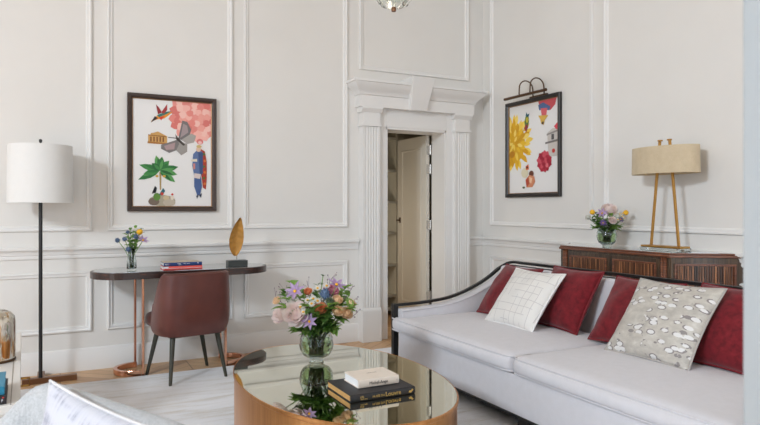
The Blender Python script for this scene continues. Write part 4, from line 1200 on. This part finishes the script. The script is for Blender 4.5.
# ------------------------------------------------------------------ framed prints
class Art:
    """flat collage: colour patches layered on white paper; u right, v down, both 0..1"""
    def __init__(self, W_, H_):
        self.mb = MB(); self.W = W_; self.H = H_; self.k = 1
        self.poly([(0, 0), (1, 0), (1, 1), (0, 1)], (236, 234, 232))
    def poly(self, pts, c):
        pts = [(min(1, max(0, u)), min(1, max(0, v))) for u, v in pts]
        self.mb.col = rgb(*c); self.k += 1
        vs = [(u * self.W, (1 - v) * self.H, self.k * 0.000035) for u, v in pts]
        a = sum(vs[i][0] * vs[(i + 1) % len(vs)][1] - vs[(i + 1) % len(vs)][0] * vs[i][1] for i in range(len(vs)))
        if a < 0: vs = vs[::-1]
        if abs(a) < 1e-9: return
        self.mb.add(vs, [tuple(range(len(vs)))])
    def ell(self, u, v, a, b, c, rot=0, n=14, jit=0, rr=None):
        asp = self.W / self.H; out = []
        for i in range(n):
            t_ = 2 * PI * i / n; k = 1 + (rr.uniform(-jit, jit) if rr else 0)
            x, y = a * k * math.cos(t_), b * k * math.sin(t_)
            x, y = x * math.cos(rot) - y * math.sin(rot), x * math.sin(rot) + y * math.cos(rot)
            out.append((u + x, v + y * asp))
        self.poly(out, c)
    def leafp(self, u, v, ang, L, w, c, tip=None):
        asp = self.W / self.H
        pts = []
        for s, k in ((0, 0), (.25, .8), (.5, 1), (.75, .7), (1, 0), (.75, -.7), (.5, -1), (.25, -.8)):
            x, y = L * s, w * k
            pts.append((u + x * math.cos(ang) - y * math.sin(ang), v + (x * math.sin(ang) + y * math.cos(ang)) * asp))
        self.poly(pts, c)
    def build(self, parent, mtx):
        mb = self.mb
        off = world_loc(parent)
        mb.v = [mtx @ p - off for p in mb.v]
        return mb.build('print', 'print', parent, local=True)
def flower_art(A, u, v, r, cols, rings, seed, wf=.36):
    rr = random.Random(seed)
    for (rad, n, L) in rings:
        o = rr.uniform(0, 6)
        for k in range(n):
            a = o + 2 * PI * k / n + rr.uniform(-.15, .15)
            c = cols[rr.randrange(len(cols))]
            A.leafp(u + rad * r * math.cos(a), v + rad * r * math.sin(a) * A.W / A.H, a, L * r, L * r * wf, c)
def picture(name, label, loc, W_, H_, mtx, fmat, art_fn, fw=.028, fd=.03, slip='gilt'):
    """mtx: plane with origin at the lower left outer corner, z out of the wall"""
    p = thing(name, label, 'picture', loc)
    off = world_loc(p)
    prof = [(0, 0), (0, fd), (.004, fd + .003), (fw * .6, fd), (fw, fd * .6), (fw, 0)]
    def rect(prof, a0, b0, a1, b1):
        mb = MB(); n = len(prof); vs = []; fs = []
        for (x, y, sx, sy) in ((a0, b0, 1, 1), (a1, b0, -1, 1), (a1, b1, -1, -1), (a0, b1, 1, -1)):
            for d, h in prof: vs.append(mtx @ Vector((x + sx * d, y + sy * d, h)) - off)
        for i in range(4):
            for k in range(n):
                fs.append((i * n + k, ((i + 1) % 4) * n + k, ((i + 1) % 4) * n + (k + 1) % n, i * n + (k + 1) % n))
        return mb.add(vs, fs)
    rect(prof, 0, 0, W_, H_).build('frame', fmat, p, local=True)
    rect([(0, .004), (0, fd * .58), (.005, fd * .5), (.005, .004)], fw, fw, W_ - fw, H_ - fw).build('slip', slip, p, local=True)
    i = fw + .005
    A = Art(W_ - 2 * i, H_ - 2 * i); art_fn(A)
    A.build(p, mtx @ Matrix.Translation((i, i, .008)))
    b = MB(); b.add([mtx @ Vector(q) - off for q in [(.004, .004, .0005), (W_ - .004, .004, .0005), (W_ - .004, H_ - .004, .0005), (.004, H_ - .004, .0005), (.004, .004, .005), (W_ - .004, .004, .005), (W_ - .004, H_ - .004, .005), (.004, H_ - .004, .005)]],
                    [(3, 2, 1, 0), (4, 5, 6, 7), (0, 1, 5, 4), (1, 2, 6, 5), (2, 3, 7, 6), (3, 0, 4, 7)])
    b.build('backing', 'paper', p, local=True)
    return p
def art_palm(A):
    U = lambda x: (x - 133) / 77.5
    Vv = lambda y: (y - 98.5) / 108
    P = lambda *q: [(U(x), Vv(y)) for x, y in q]
    # big rose-pink flower, top right corner
    pk = [(240, 164, 152), (232, 142, 132), (246, 184, 172), (222, 124, 116), (248, 196, 184)]
    A.poly(P((171, 98), (211, 98), (211, 133), (205, 137), (197, 136), (188, 130), (180, 124), (174, 117), (172, 108)), (236, 152, 142))
    flower_art(A, U(194), Vv(114), .24, pk, [(.95, 15, .5), (.7, 14, .5), (.45, 11, .45), (.15, 8, .4)], 3, .5)
    A.ell(U(199), Vv(139), .045, .04, (222, 128, 124)); A.ell(U(199), Vv(140), .025, .022, (244, 196, 190))
    # small bird in flight
    A.poly(P((150, 121), (153, 117), (158, 113), (165, 110), (170, 110), (172, 109), (168, 113), (163, 117), (157, 118)), (232, 150, 52))
    A.poly(P((156, 114), (164, 110), (170, 109), (166, 112), (158, 116)), (64, 120, 110))
    A.poly(P((157, 113), (155, 103), (158, 106), (161, 111)), (150, 52, 56)); A.poly(P((160, 111), (166, 102), (166, 108), (163, 112)), (168, 60, 62))
    A.poly(P((150, 122), (154, 115), (157, 117)), (58, 52, 50)); A.poly(P((158, 116), (164, 114), (160, 119)), (216, 72, 48))
    # ochre building
    A.poly(P((147.5, 142), (147.5, 134), (150, 134), (150, 132.5), (153, 132), (157, 130.5), (160, 132), (164, 134), (166, 135), (166, 143)), (206, 160, 96))
    A.poly(P((147, 143), (166, 143.5), (166, 142), (147, 141)), (170, 116, 60))
    for x in (149.5, 152.5, 155.5, 158.5, 161.5): A.poly(P((x, 141), (x, 136), (x + 1.4, 136), (x + 1.4, 141)), (132, 84, 48))
    A.poly(P((147.5, 135), (165, 136), (165, 135), (147.5, 134)), (148, 100, 56))
    # grey butterfly
    A.poly(P((177, 137), (181, 118), (186, 119), (190, 127), (188, 134), (180, 138)), (120, 116, 116))
    A.poly(P((179, 136), (182, 121), (186, 123), (187, 130)), (168, 150, 150))
    A.poly(P((180, 138), (190, 131), (195, 133), (193, 140), (186, 142)), (172, 166, 160)); A.poly(P((177, 139), (186, 142), (186, 150), (180, 154), (175, 149)), (160, 154, 148))
    A.poly(P((176, 138), (160, 144), (160, 148), (168, 152), (175, 149), (178, 142)), (128, 122, 120)); A.poly(P((174, 141), (163, 145), (165, 149), (173, 148)), (176, 150, 150))
    A.poly(P((174, 132), (176, 135), (184, 143), (182, 144), (175, 138)), (74, 66, 62)); A.poly(P((175, 136), (167, 135.5), (167, 136.4), (175, 137)), (110, 104, 100))
    # palm
    A.poly(P((158.3, 172), (160.3, 172), (160, 190), (158.8, 190)), (176, 150, 96))
    g = [(70, 138, 74), (52, 116, 62), (92, 156, 88), (44, 100, 56)]
    for i, (x, y) in enumerate(((139, 165), (138, 180), (155, 155), (147, 172), (168, 160), (177, 166), (174, 182), (167, 176), (143, 174), (161, 156), (176, 174), (151, 163))):
        dx, dy = x - 159, y - 170; L = math.hypot(dx / 77.5, dy / 108 * A.H / A.W)
        A.leafp(U(159), Vv(170), math.atan2(dy / 108 * A.H / A.W, dx / 77.5), L, .042, g[i % 4])
        A.leafp(U(159), Vv(170), math.atan2(dy / 108 * A.H / A.W, dx / 77.5) + .09, L * .8, .02, g[(i + 1) % 4])
    A.ell(U(156), Vv(176), .02, .016, (214, 170, 70)); A.ell(U(163), Vv(176), .02, .016, (214, 170, 70))
    # birds on a rock below the palm
    A.ell(U(161), Vv(201), .17, .075, (170, 160, 140)); A.ell(U(153), Vv(202), .07, .05, (120, 104, 92)); A.ell(U(168), Vv(203), .08, .05, (190, 178, 160))
    A.ell(U(156), Vv(197), .045, .05, (96, 138, 60)); A.poly(P((151, 194), (154, 186), (156, 188), (155, 193)), (34, 32, 36)); A.poly(P((158, 195), (162, 188), (164, 191), (161, 196)), (60, 110, 120))
    A.ell(U(161), Vv(194), .02, .02, (208, 70, 54)); A.ell(U(171), Vv(198), .022, .03, (226, 216, 200)); A.ell(U(171), Vv(194.5), .014, .014, (206, 60, 50)); A.ell(U(165), Vv(198), .04, .03, (204, 186, 150))
    # costumed figure in blue with a red cape
    A.poly(P((199, 146), (204, 149), (206, 160), (206, 178), (205, 189), (202, 187), (200, 170)), (170, 62, 48))
    for i, (x, y) in enumerate(((203, 152), (204, 159), (203, 165), (204, 171), (203, 177), (204, 183))): A.ell(U(x), Vv(y), .018, .018, ((88, 110, 52), (210, 120, 60))[i % 2])
    A.poly(P((192, 152), (196, 148), (201, 149), (202, 165), (200, 176), (193, 175), (191, 164)), (96, 116, 158)); A.poly(P((197, 150), (202, 150), (202, 172), (199, 175)), (66, 84, 128))
    A.poly(P((193, 174), (200, 175), (201, 186), (199, 195), (196, 195), (193, 186)), (74, 98, 146)); A.poly(P((193, 172), (200, 173), (199, 178), (193, 177)), (222, 206, 200))
    A.poly(P((190, 158), (196, 157), (196, 160), (190, 160)), (228, 216, 196)); A.poly(P((192, 162), (194, 162), (194, 168), (192, 168)), (216, 140, 130))
    A.ell(U(197.5), Vv(147), .032, .036, (222, 190, 164)); A.ell(U(198), Vv(144), .036, .02, (206, 180, 120)); A.poly(P((195, 196), (198, 194), (196, 199)), (50, 56, 80)); A.poly(P((198, 195), (201, 193), (200, 198)), (50, 56, 80))
def art_yellow(A):
    # crops in normalised coordinates; big yellow bloom at left
    ye = [(236, 190, 52), (246, 208, 86), (214, 158, 36), (250, 218, 110), (226, 172, 40)]
    A.ell(.10, .42, .24, .30, (222, 170, 44), 0, 18)
    flower_art(A, .10, .42, .40, ye, [(.62, 20, .42), (.48, 18, .42), (.34, 15, .36), (.2, 11, .3), (.04, 8, .25)], 5, .22)
    A.ell(.06, .55, .06, .05, (190, 128, 34))
    # small green and red bird standing on the bloom
    A.poly([(.33, .20), (.36, .13), (.42, .14), (.43, .20), (.40, .26), (.36, .28)], (96, 122, 66)); A.poly([(.33, .27), (.37, .22), (.41, .26), (.37, .32)], (150, 62, 70))
    A.poly([(.36, .13), (.37, .09), (.40, .12), (.44, .11), (.42, .15)], (54, 96, 112)); A.ell(.39, .18, .03, .04, (196, 180, 60))
    # upside-down figure in red and blue with a yellow cap
    A.poly([(.62, 0), (.98, 0), (.95, .07), (.86, .12), (.75, .10), (.66, .08)], (198, 84, 90)); A.poly([(.62, .04), (.72, .02), (.86, .08), (.84, .12), (.72, .10), (.64, .10)], (86, 108, 150))
    A.poly([(.67, .08), (.80, .09), (.78, .17), (.69, .17)], (216, 104, 112)); A.poly([(.62, .155), (.82, .17), (.75, .22), (.73, .27), (.68, .25), (.66, .20)], (216, 176, 84)); A.ell(.71, .245, .025, .02, (90, 70, 50))
    # pale tower with a red ribbon
    A.poly([(.80, .36), (.90, .32), (1, .32), (1, .62), (.82, .62)], (204, 198, 192)); A.poly([(.76, .46), (1, .44), (1, .465), (.76, .48)], (128, 122, 118)); A.poly([(.88, .38), (.93, .38), (.93, .44), (.88, .44)], (90, 86, 86))
    A.poly([(.79, .37), (1, .34), (1, .36), (.79, .39)], (150, 144, 140)); A.poly([(.93, .30), (1, .26), (1, .34), (.96, .33)], (222, 82, 96)); A.ell(.92, .56, .03, .03, (196, 66, 60))
    # crimson rose
    A.ell(.74, .665, .135, .135, (190, 66, 82), 0, 14, .08, random.Random(2))
    flower_art(A, .74, .665, .155, [(206, 84, 98), (178, 48, 66), (222, 116, 126), (160, 40, 58)], [(.5, 10, .5), (.3, 8, .45), (.08, 6, .35)], 9, .45)
    # two small figures with a butterfly
    A.ell(.34, .775, .075, .07, (226, 216, 186)); A.poly([(.36, .70), (.42, .68), (.43, .74), (.37, .745)], (226, 112, 64)); A.ell(.39, .715, .02, .015, (60, 46, 44))
    A.ell(.48, .79, .05, .045, (110, 68, 52)); A.poly([(.36, .85), (.44, .80), (.54, .82), (.56, .88), (.50, .94), (.38, .94)], (214, 140, 104)); A.poly([(.36, .86), (.42, .83), (.44, .90), (.38, .94)], (186, 80, 60)); A.poly([(.44, .82), (.50, .84), (.48, .90), (.44, .88)], (238, 196, 160))
    A.ell(.32, .94, .03, .015, (92, 100, 70))
picture('framed_picture', 'brown framed collage print with a palm and butterfly on the back wall', (.82, YB, 1.7), .70, .945,
        frame_mtx((1, 0, 0), (0, 0, 1), (.474, YB - .001, 1.228)), 'frame', art_palm, fw=.037)
picture('framed_picture', 'black framed collage print with a yellow bloom on the right wall', (XR, 4.565, 1.82), .755, .925,
        frame_mtx((0, -1, 0), (0, 0, 1), (XR - .001, 4.94, 1.357)), 'frameblack', art_yellow, fw=.037)
# picture light
pl = thing('picture_light', 'bronze picture light with two curved arms above the black framed print', 'lamp', (XR, 4.5, 2.29))
MB().tube([(3.77, 4.76, 2.287), (3.77, 4.19, 2.287)], .0135, 12).build('light_bar', 'darkbronze', pl, smooth=True, auto=40)
for y in (4.55, 4.40):
    pts = [(3.77, y, 2.3), (3.772, y, 2.345)] + [(3.852 - .08 * math.cos(a), y, 2.36 + .075 * math.sin(a)) for a in [PI * k / 12 for k in range(1, 12)]] + [(3.934, y, 2.34), (3.935, y, 2.286)]
    MB().tube(pts, .006, 8).build('arm', 'darkbronze', pl, smooth=True)
MB().box(3.925, XR - .001, 4.36, 4.59, 2.284, 2.298).build('bracket', 'darkbronze', pl)

# ------------------------------------------------------------------ chandelier (only its tip shows)
HC = (1.90, 3.52); HZ = 2.51
ch = thing('chandelier', 'clear glass chandelier with a small bronze finial hanging above the room', 'chandelier', (HC[0], HC[1], ZC))
MB().lathe([(.013, HZ), (.015, HZ + .004), (.015, HZ + .022), (.011, HZ + .027)], HC[0], HC[1], 16).build('finial', 'bronze', ch, smooth=True, auto=40)
MB().lathe([(.012, HZ + .0275), (.016, HZ + .06), (.016, HZ + .3)], HC[0], HC[1], 16).build('glass_stem', 'prism', ch, smooth=True, auto=40)
MB().lathe([(.006, HZ + .3005), (.006, ZC - .03)], HC[0], HC[1], 10).build('rod', 'brass', ch)
MB().lathe([(.012, ZC - .04), (.06, ZC - .02), (.065, ZC - .001)], HC[0], HC[1], 24).build('canopy', 'brass', ch, smooth=True, auto=40)
MB().tube([(HC[0] + .19 * math.cos(2 * PI * k / 24), HC[1] + .19 * math.sin(2 * PI * k / 24), HZ + .19) for k in range(24)], .006, 6, closed=True).build('ring', 'brass', ch, smooth=True)
for k in range(12):
    a = 2 * PI * (k + .5) / 12; c, s = math.cos(a), math.sin(a)
    r0, r1, w = (.085, .185, .020) if k % 2 else (.06, .165, .020)
    z0, z1 = (HZ + .045, HZ + .185) if k % 2 else (HZ + .035, HZ + .183)
    tx, ty = -s * w, c * w; q = .008
    lo = [(HC[0] + (r0 + e) * c + f * tx, HC[1] + (r0 + e) * s + f * ty, z0) for e, f in ((0, -1), (q, -1), (q, 1), (0, 1))]
    hi = [(HC[0] + (r1 + e) * c + f * tx, HC[1] + (r1 + e) * s + f * ty, z1) for e, f in ((0, -1), (q, -1), (q, 1), (0, 1))]
    MB().add(lo + hi, [(3, 2, 1, 0), (4, 5, 6, 7), (0, 1, 5, 4), (1, 2, 6, 5), (2, 3, 7, 6), (3, 0, 4, 7)]).build('glass_prism', 'prism', ch)

# ------------------------------------------------------------------ white side cabinet, jar and books at the left edge
AX = Vector((-.045, 1, 0)).normalized()       # its long side runs almost along the room
def SC(across, along, z): # across: metres left of the right edge; along: from the near end
    o = Vector((-.137, 2.766, 0)); rt = Vector((AX.y, -AX.x, 0)); p = o - rt * across + AX * along; p.z = z; return p
def obb(mb, a0, a1, b0, b1, z0, z1):
    vs = [SC(a, b, z) for z in (z0, z1) for b in (b0, b1) for a in (a1, a0)]
    return mb.add(vs, [(0, 2, 3, 1), (4, 5, 7, 6), (0, 1, 5, 4), (2, 6, 7, 3), (0, 4, 6, 2), (1, 3, 7, 5)])
SZ = .50
sc_loc = SC(.275, .80, 0)
sc = thing('side_cabinet', 'low white lacquered cabinet with a brass pull at the left edge', 'cabinet', sc_loc)
obb(MB(), .012, .54,   .012, 1.60, .06, SZ - .035).build('body', 'whitelac', sc, bevel=.003)
obb(MB(), .04, .51, .04, 1.57, RZ, .0595).build('plinth', 'whitelac', sc)
obb(MB(), 0, .55, 0, 1.61, SZ - .0345, SZ).build('top', 'whitelac', sc, bevel=.003)
obb(MB(), .030, .033, .0, 1.61, SZ + .0002, SZ + .0012).build('inlay_line', 'seam', sc)
pts = [SC(.011, .63, .448), SC(-.036, .63, .448), SC(-.036, .63, .412), SC(.011, .63, .412)]
MB().tube(pts, .0062, 8).build('pull', 'brass', sc, smooth=True)
jc = SC(.112, .83, 0)
jar = thing('glass_jar', 'silvered mercury glass jar with rounded shoulders on the white cabinet', 'jar', (jc.x, jc.y, SZ))
jz = SZ + .002
MB().lathe([(.08, jz), (.088, jz + .006), (.09, jz + .02), (.09, jz + .19), (.086, jz + .215), (.07, jz + .236), (.045, jz + .248), (.03, jz + .252)], jc.x, jc.y, 40).build('glass_body', 'mercury', jar, smooth=True, auto=50)
MB().lathe([(.0905, jz + .001), (.092, jz + .004), (.0905, jz + .010)], jc.x, jc.y, 40, caps=False).build('base_ring', 'darkbronze', jar, smooth=True)
def obook(label, a0, a1, b0, b1, z0, z1, cover):
    c = SC((a0 + a1) / 2, (b0 + b1) / 2, z0)
    b = thing('book', label, 'book', c, 'books on the white cabinet')
    e = .004
    obb(obb(obb(MB(), a0, a1, b0, b1, z0, z0 + e), a0, a1, b0, b1, z1 - e, z1), a0, a1, b0, b0 + e, z0 + e, z1 - e).build('cover', cover, b, bevel=.001)
    obb(MB(), a0 + .004, a1, b0 + e, b1 - .004, z0 + e, z1 - e).build('page_block', cover if cover == 'bookteal' else 'bookdark', b)
    return b
b1_ = obook('charcoal book under the teal book on the white cabinet', .045, .26, .02, .30, SZ + .0015, SZ + .034, 'bookdark')
b2_ = obook('teal blue book on top of the charcoal book on the white cabinet', .052, .25, .03, .29, SZ + .0350, SZ + .066, 'bookteal')
rt = Vector((AX.y, -AX.x, 0))
for ch_, a in (('L', .080), ('I', .070), ('F', .060)):
    text('lettering', ch_, .013, 'whiteink', b1_, frame_mtx(rt, (0, 0, 1), SC(a, .0195, SZ + .015)))
MB().ball(SC(.056, .0195, SZ + .027), .003, 8).build('spine_dot', 'redink', b1_)

# ------------------------------------------------------------------ armchair in the near left corner
bd = Vector((.454, -.891, 0)).normalized()     # along its back
fd = Vector((-bd.y, bd.x, 0)) * -1             # the way it faces
if fd.x > 0: fd = -fd
AC = Vector((-.058, 2.03, 0)) + bd * .36 - Vector((-.891, -.454, 0)) * .05        # middle of the back's top edge
ac = thing('armchair', 'heather grey upholstered armchair in the near left corner', 'armchair', (AC.x + fd.x * .35, AC.y + fd.y * .35, 0))
def L(a, f, z): # a along the back, f forward
    p = AC + bd * a + fd * f; p.z = z; return p
HWD, RC, DEP = .37, .12, .66
def upath(s, off):
    """horseshoe path; s 0..1 from one arm end round the back to the other; off: outward offset"""
    straight = DEP - RC; arc = PI / 2 * RC; back = 2 * (HWD - RC); tot = 2 * straight + 2 * arc + back
    d = s * tot; h = HWD + off; r = RC + off
    if d < straight: return (-h, RC + straight - d)
    d -= straight
    if d < arc:
        a = d / RC; return (-(HWD - RC) - r * math.cos(a), RC - r * math.sin(a))
    d -= arc
    if d < back: return (-(HWD - RC) + d, -off)
    d -= back
    if d < arc:
        a = d / RC; return ((HWD - RC) + r * math.sin(a), RC - r * math.cos(a))
    d -= arc
    return (h, RC + d)
def rimz(s):
    q = abs(s - .5) / .5
    if q < .30: return .765
    if q < .55:
        k = (q - .30) / .25; return .765 - .20 * k * k * (3 - 2 * k)
    return .565
mb = MB()
secN = 14
def tubfn(a, b):
    # b runs around the cross-section: outside up, over the rounded rim, inside down
    th = .10; zr = rimz(a); ax_ = upath(a, 0)
    if b < .35: off, z = th / 2, .16 + (zr - .05 - .16) * b / .35
    elif b < .65:
        k = PI * (b - .35) / .30; off, z = th / 2 * math.cos(k), zr - .05 + .05 * math.sin(k)
    else: off, z = -th / 2 - .012 * math.sin(PI * (b - .65) / .35), zr - .05 - (zr - .05 - .3) * (b - .65) / .35
    x, f = upath(a, off); return L(x, f + .05, z)
mb.grid(tubfn, 60, 26)
mb.build('tub_back', 'greyfabric', ac, smooth=True)
MB().tube([L(*(lambda q: (q[0], q[1] + .05))(upath(k / 60, .052)), rimz(k / 60) - .035) for k in range(61)], .005, 6).build('piping', 'greypipe', ac, smooth=True)
def lbox(mb, a0, a1, f0, f1, z0, z1, r=.03, n=8):
    m = MB().rbox(a0, a1, f0, f1, z0, z1, r, n, lambda p, u, v, w: (p.x, p.y, p.z + (.02 * (1 - u * u) * (1 - v * v) if w > 0 and r > .02 else 0)))
    vs = [L(p.x, p.y, p.z) for p in m.v]; return mb.add(vs, m.f)
lbox(MB(), -.31, .31, .105, .74, .30, .43, .045, 12).build('seat_cushion', 'greyfabric', ac, smooth=True)
lbox(MB(), -.33, .33, .08, .70, .16, .298, .01).build('seat_base', 'greyfabric', ac, smooth=True, auto=50)
for a, f in ((-.32, .06), (.32, .06), (-.32, .66), (.32, .66)):
    p = L(a, f, 0); MB().lathe([(.014, RZ), (.022, .1595)], p.x, p.y, 12).build('leg', 'darkgreen', ac, smooth=True, auto=40)
pb = L(-.205, .165, .435); pe = L(.395, .165, .405); pt = L(.09, .10, .78)
pillow('throw_pillow', 'white pillow with brushed grey dashes on the near armchair', 'pillow', 'dashcushion', 'greypipe', pb, pe, pt, (.60, .37), .12, None, 11, pipe=.004, wr=.004)

# ------------------------------------------------------------------ window light, added fill lights and view
wd = bpy.data.worlds.new('World'); scn.world = wd; wd.use_nodes = True
bg = wd.node_tree.nodes['Background']; bg.inputs[0].default_value = (.80, .88, 1.0, 1); bg.inputs[1].default_value = 1.0
def daylight(name, loc, rot, sx, sy, power, col):
    l = bpy.data.lights.new(name, 'AREA'); l.shape = 'RECTANGLE'; l.size = sx; l.size_y = sy; l.energy = power; l.color = col
    o = bpy.data.objects.new(name, l); COL.objects.link(o); o.location = loc; o.rotation_euler = rot; return o
for i, (a, b) in enumerate(WIN):
    daylight('window_daylight', (XL - WT - .05, (a + b) / 2, (WZ0 + WZ1) / 2), (0, R(-90), 0), WZ1 - WZ0, b - a, (30, 90)[i], (.76, .88, 1.0))
daylight('window_daylight', ((FW[0] + FW[1]) / 2, YF - WT - .05, 1.8), (R(90), 0, 0), FW[1] - FW[0], 2.6, 150, (.76, .88, 1.0))

def glow(name, loc, power, col, size):
    l = bpy.data.lights.new(name, 'POINT'); l.energy = power; l.color = col; l.shadow_soft_size = size
    o = bpy.data.objects.new(name, l); COL.objects.link(o); o.location = loc; return o
l_ = daylight('sofa_fill_light', (-4.2, 0.0, 3.85), (0, R(-42), 0), 1.5, 1.5, 740, (.79, .895, 1.0))  # added fill light with no fixture, brightens the sofa front
glow('chandelier_light', (HC[0], HC[1], HZ + .42), 7, (1.0, .90, .78), .14)
glow('closet_fill_light', (2.3, 6.05, 1.0), 10, (1.0, .90, .76), .1)  # added fill behind the doorway, no lamp there; lifts the open leaf

cam = bpy.data.cameras.new('camera'); co_ = bpy.data.objects.new('camera', cam); COL.objects.link(co_)
co_.location = (0, 0, 1.25); co_.rotation_euler = (R(90), 0, R(-27.1))
cam.sensor_width = 36; cam.lens = 625 / 760 * 36; cam.shift_y = -4 / 760; cam.clip_start = 0.05
cam.dof.use_dof = True; cam.dof.focus_distance = 3.9; cam.dof.aperture_fstop = 4.0
scn.camera = co_
vs_ = scn.view_settings
vs_.view_transform = 'Standard'; vs_.look = 'None'; vs_.gamma = 1; vs_.use_curve_mapping = False; vs_.exposure = -0.2
cy = scn.cycles
cy.use_denoising = True
cy.max_bounces = 10; cy.diffuse_bounces = 5; cy.glossy_bounces = 5; cy.transmission_bounces = 8; cy.transparent_max_bounces = 8
cy.sample_clamp_indirect = 6; cy.caustics_reflective = False; cy.caustics_refractive = False; cy.blur_glossy = 0.5
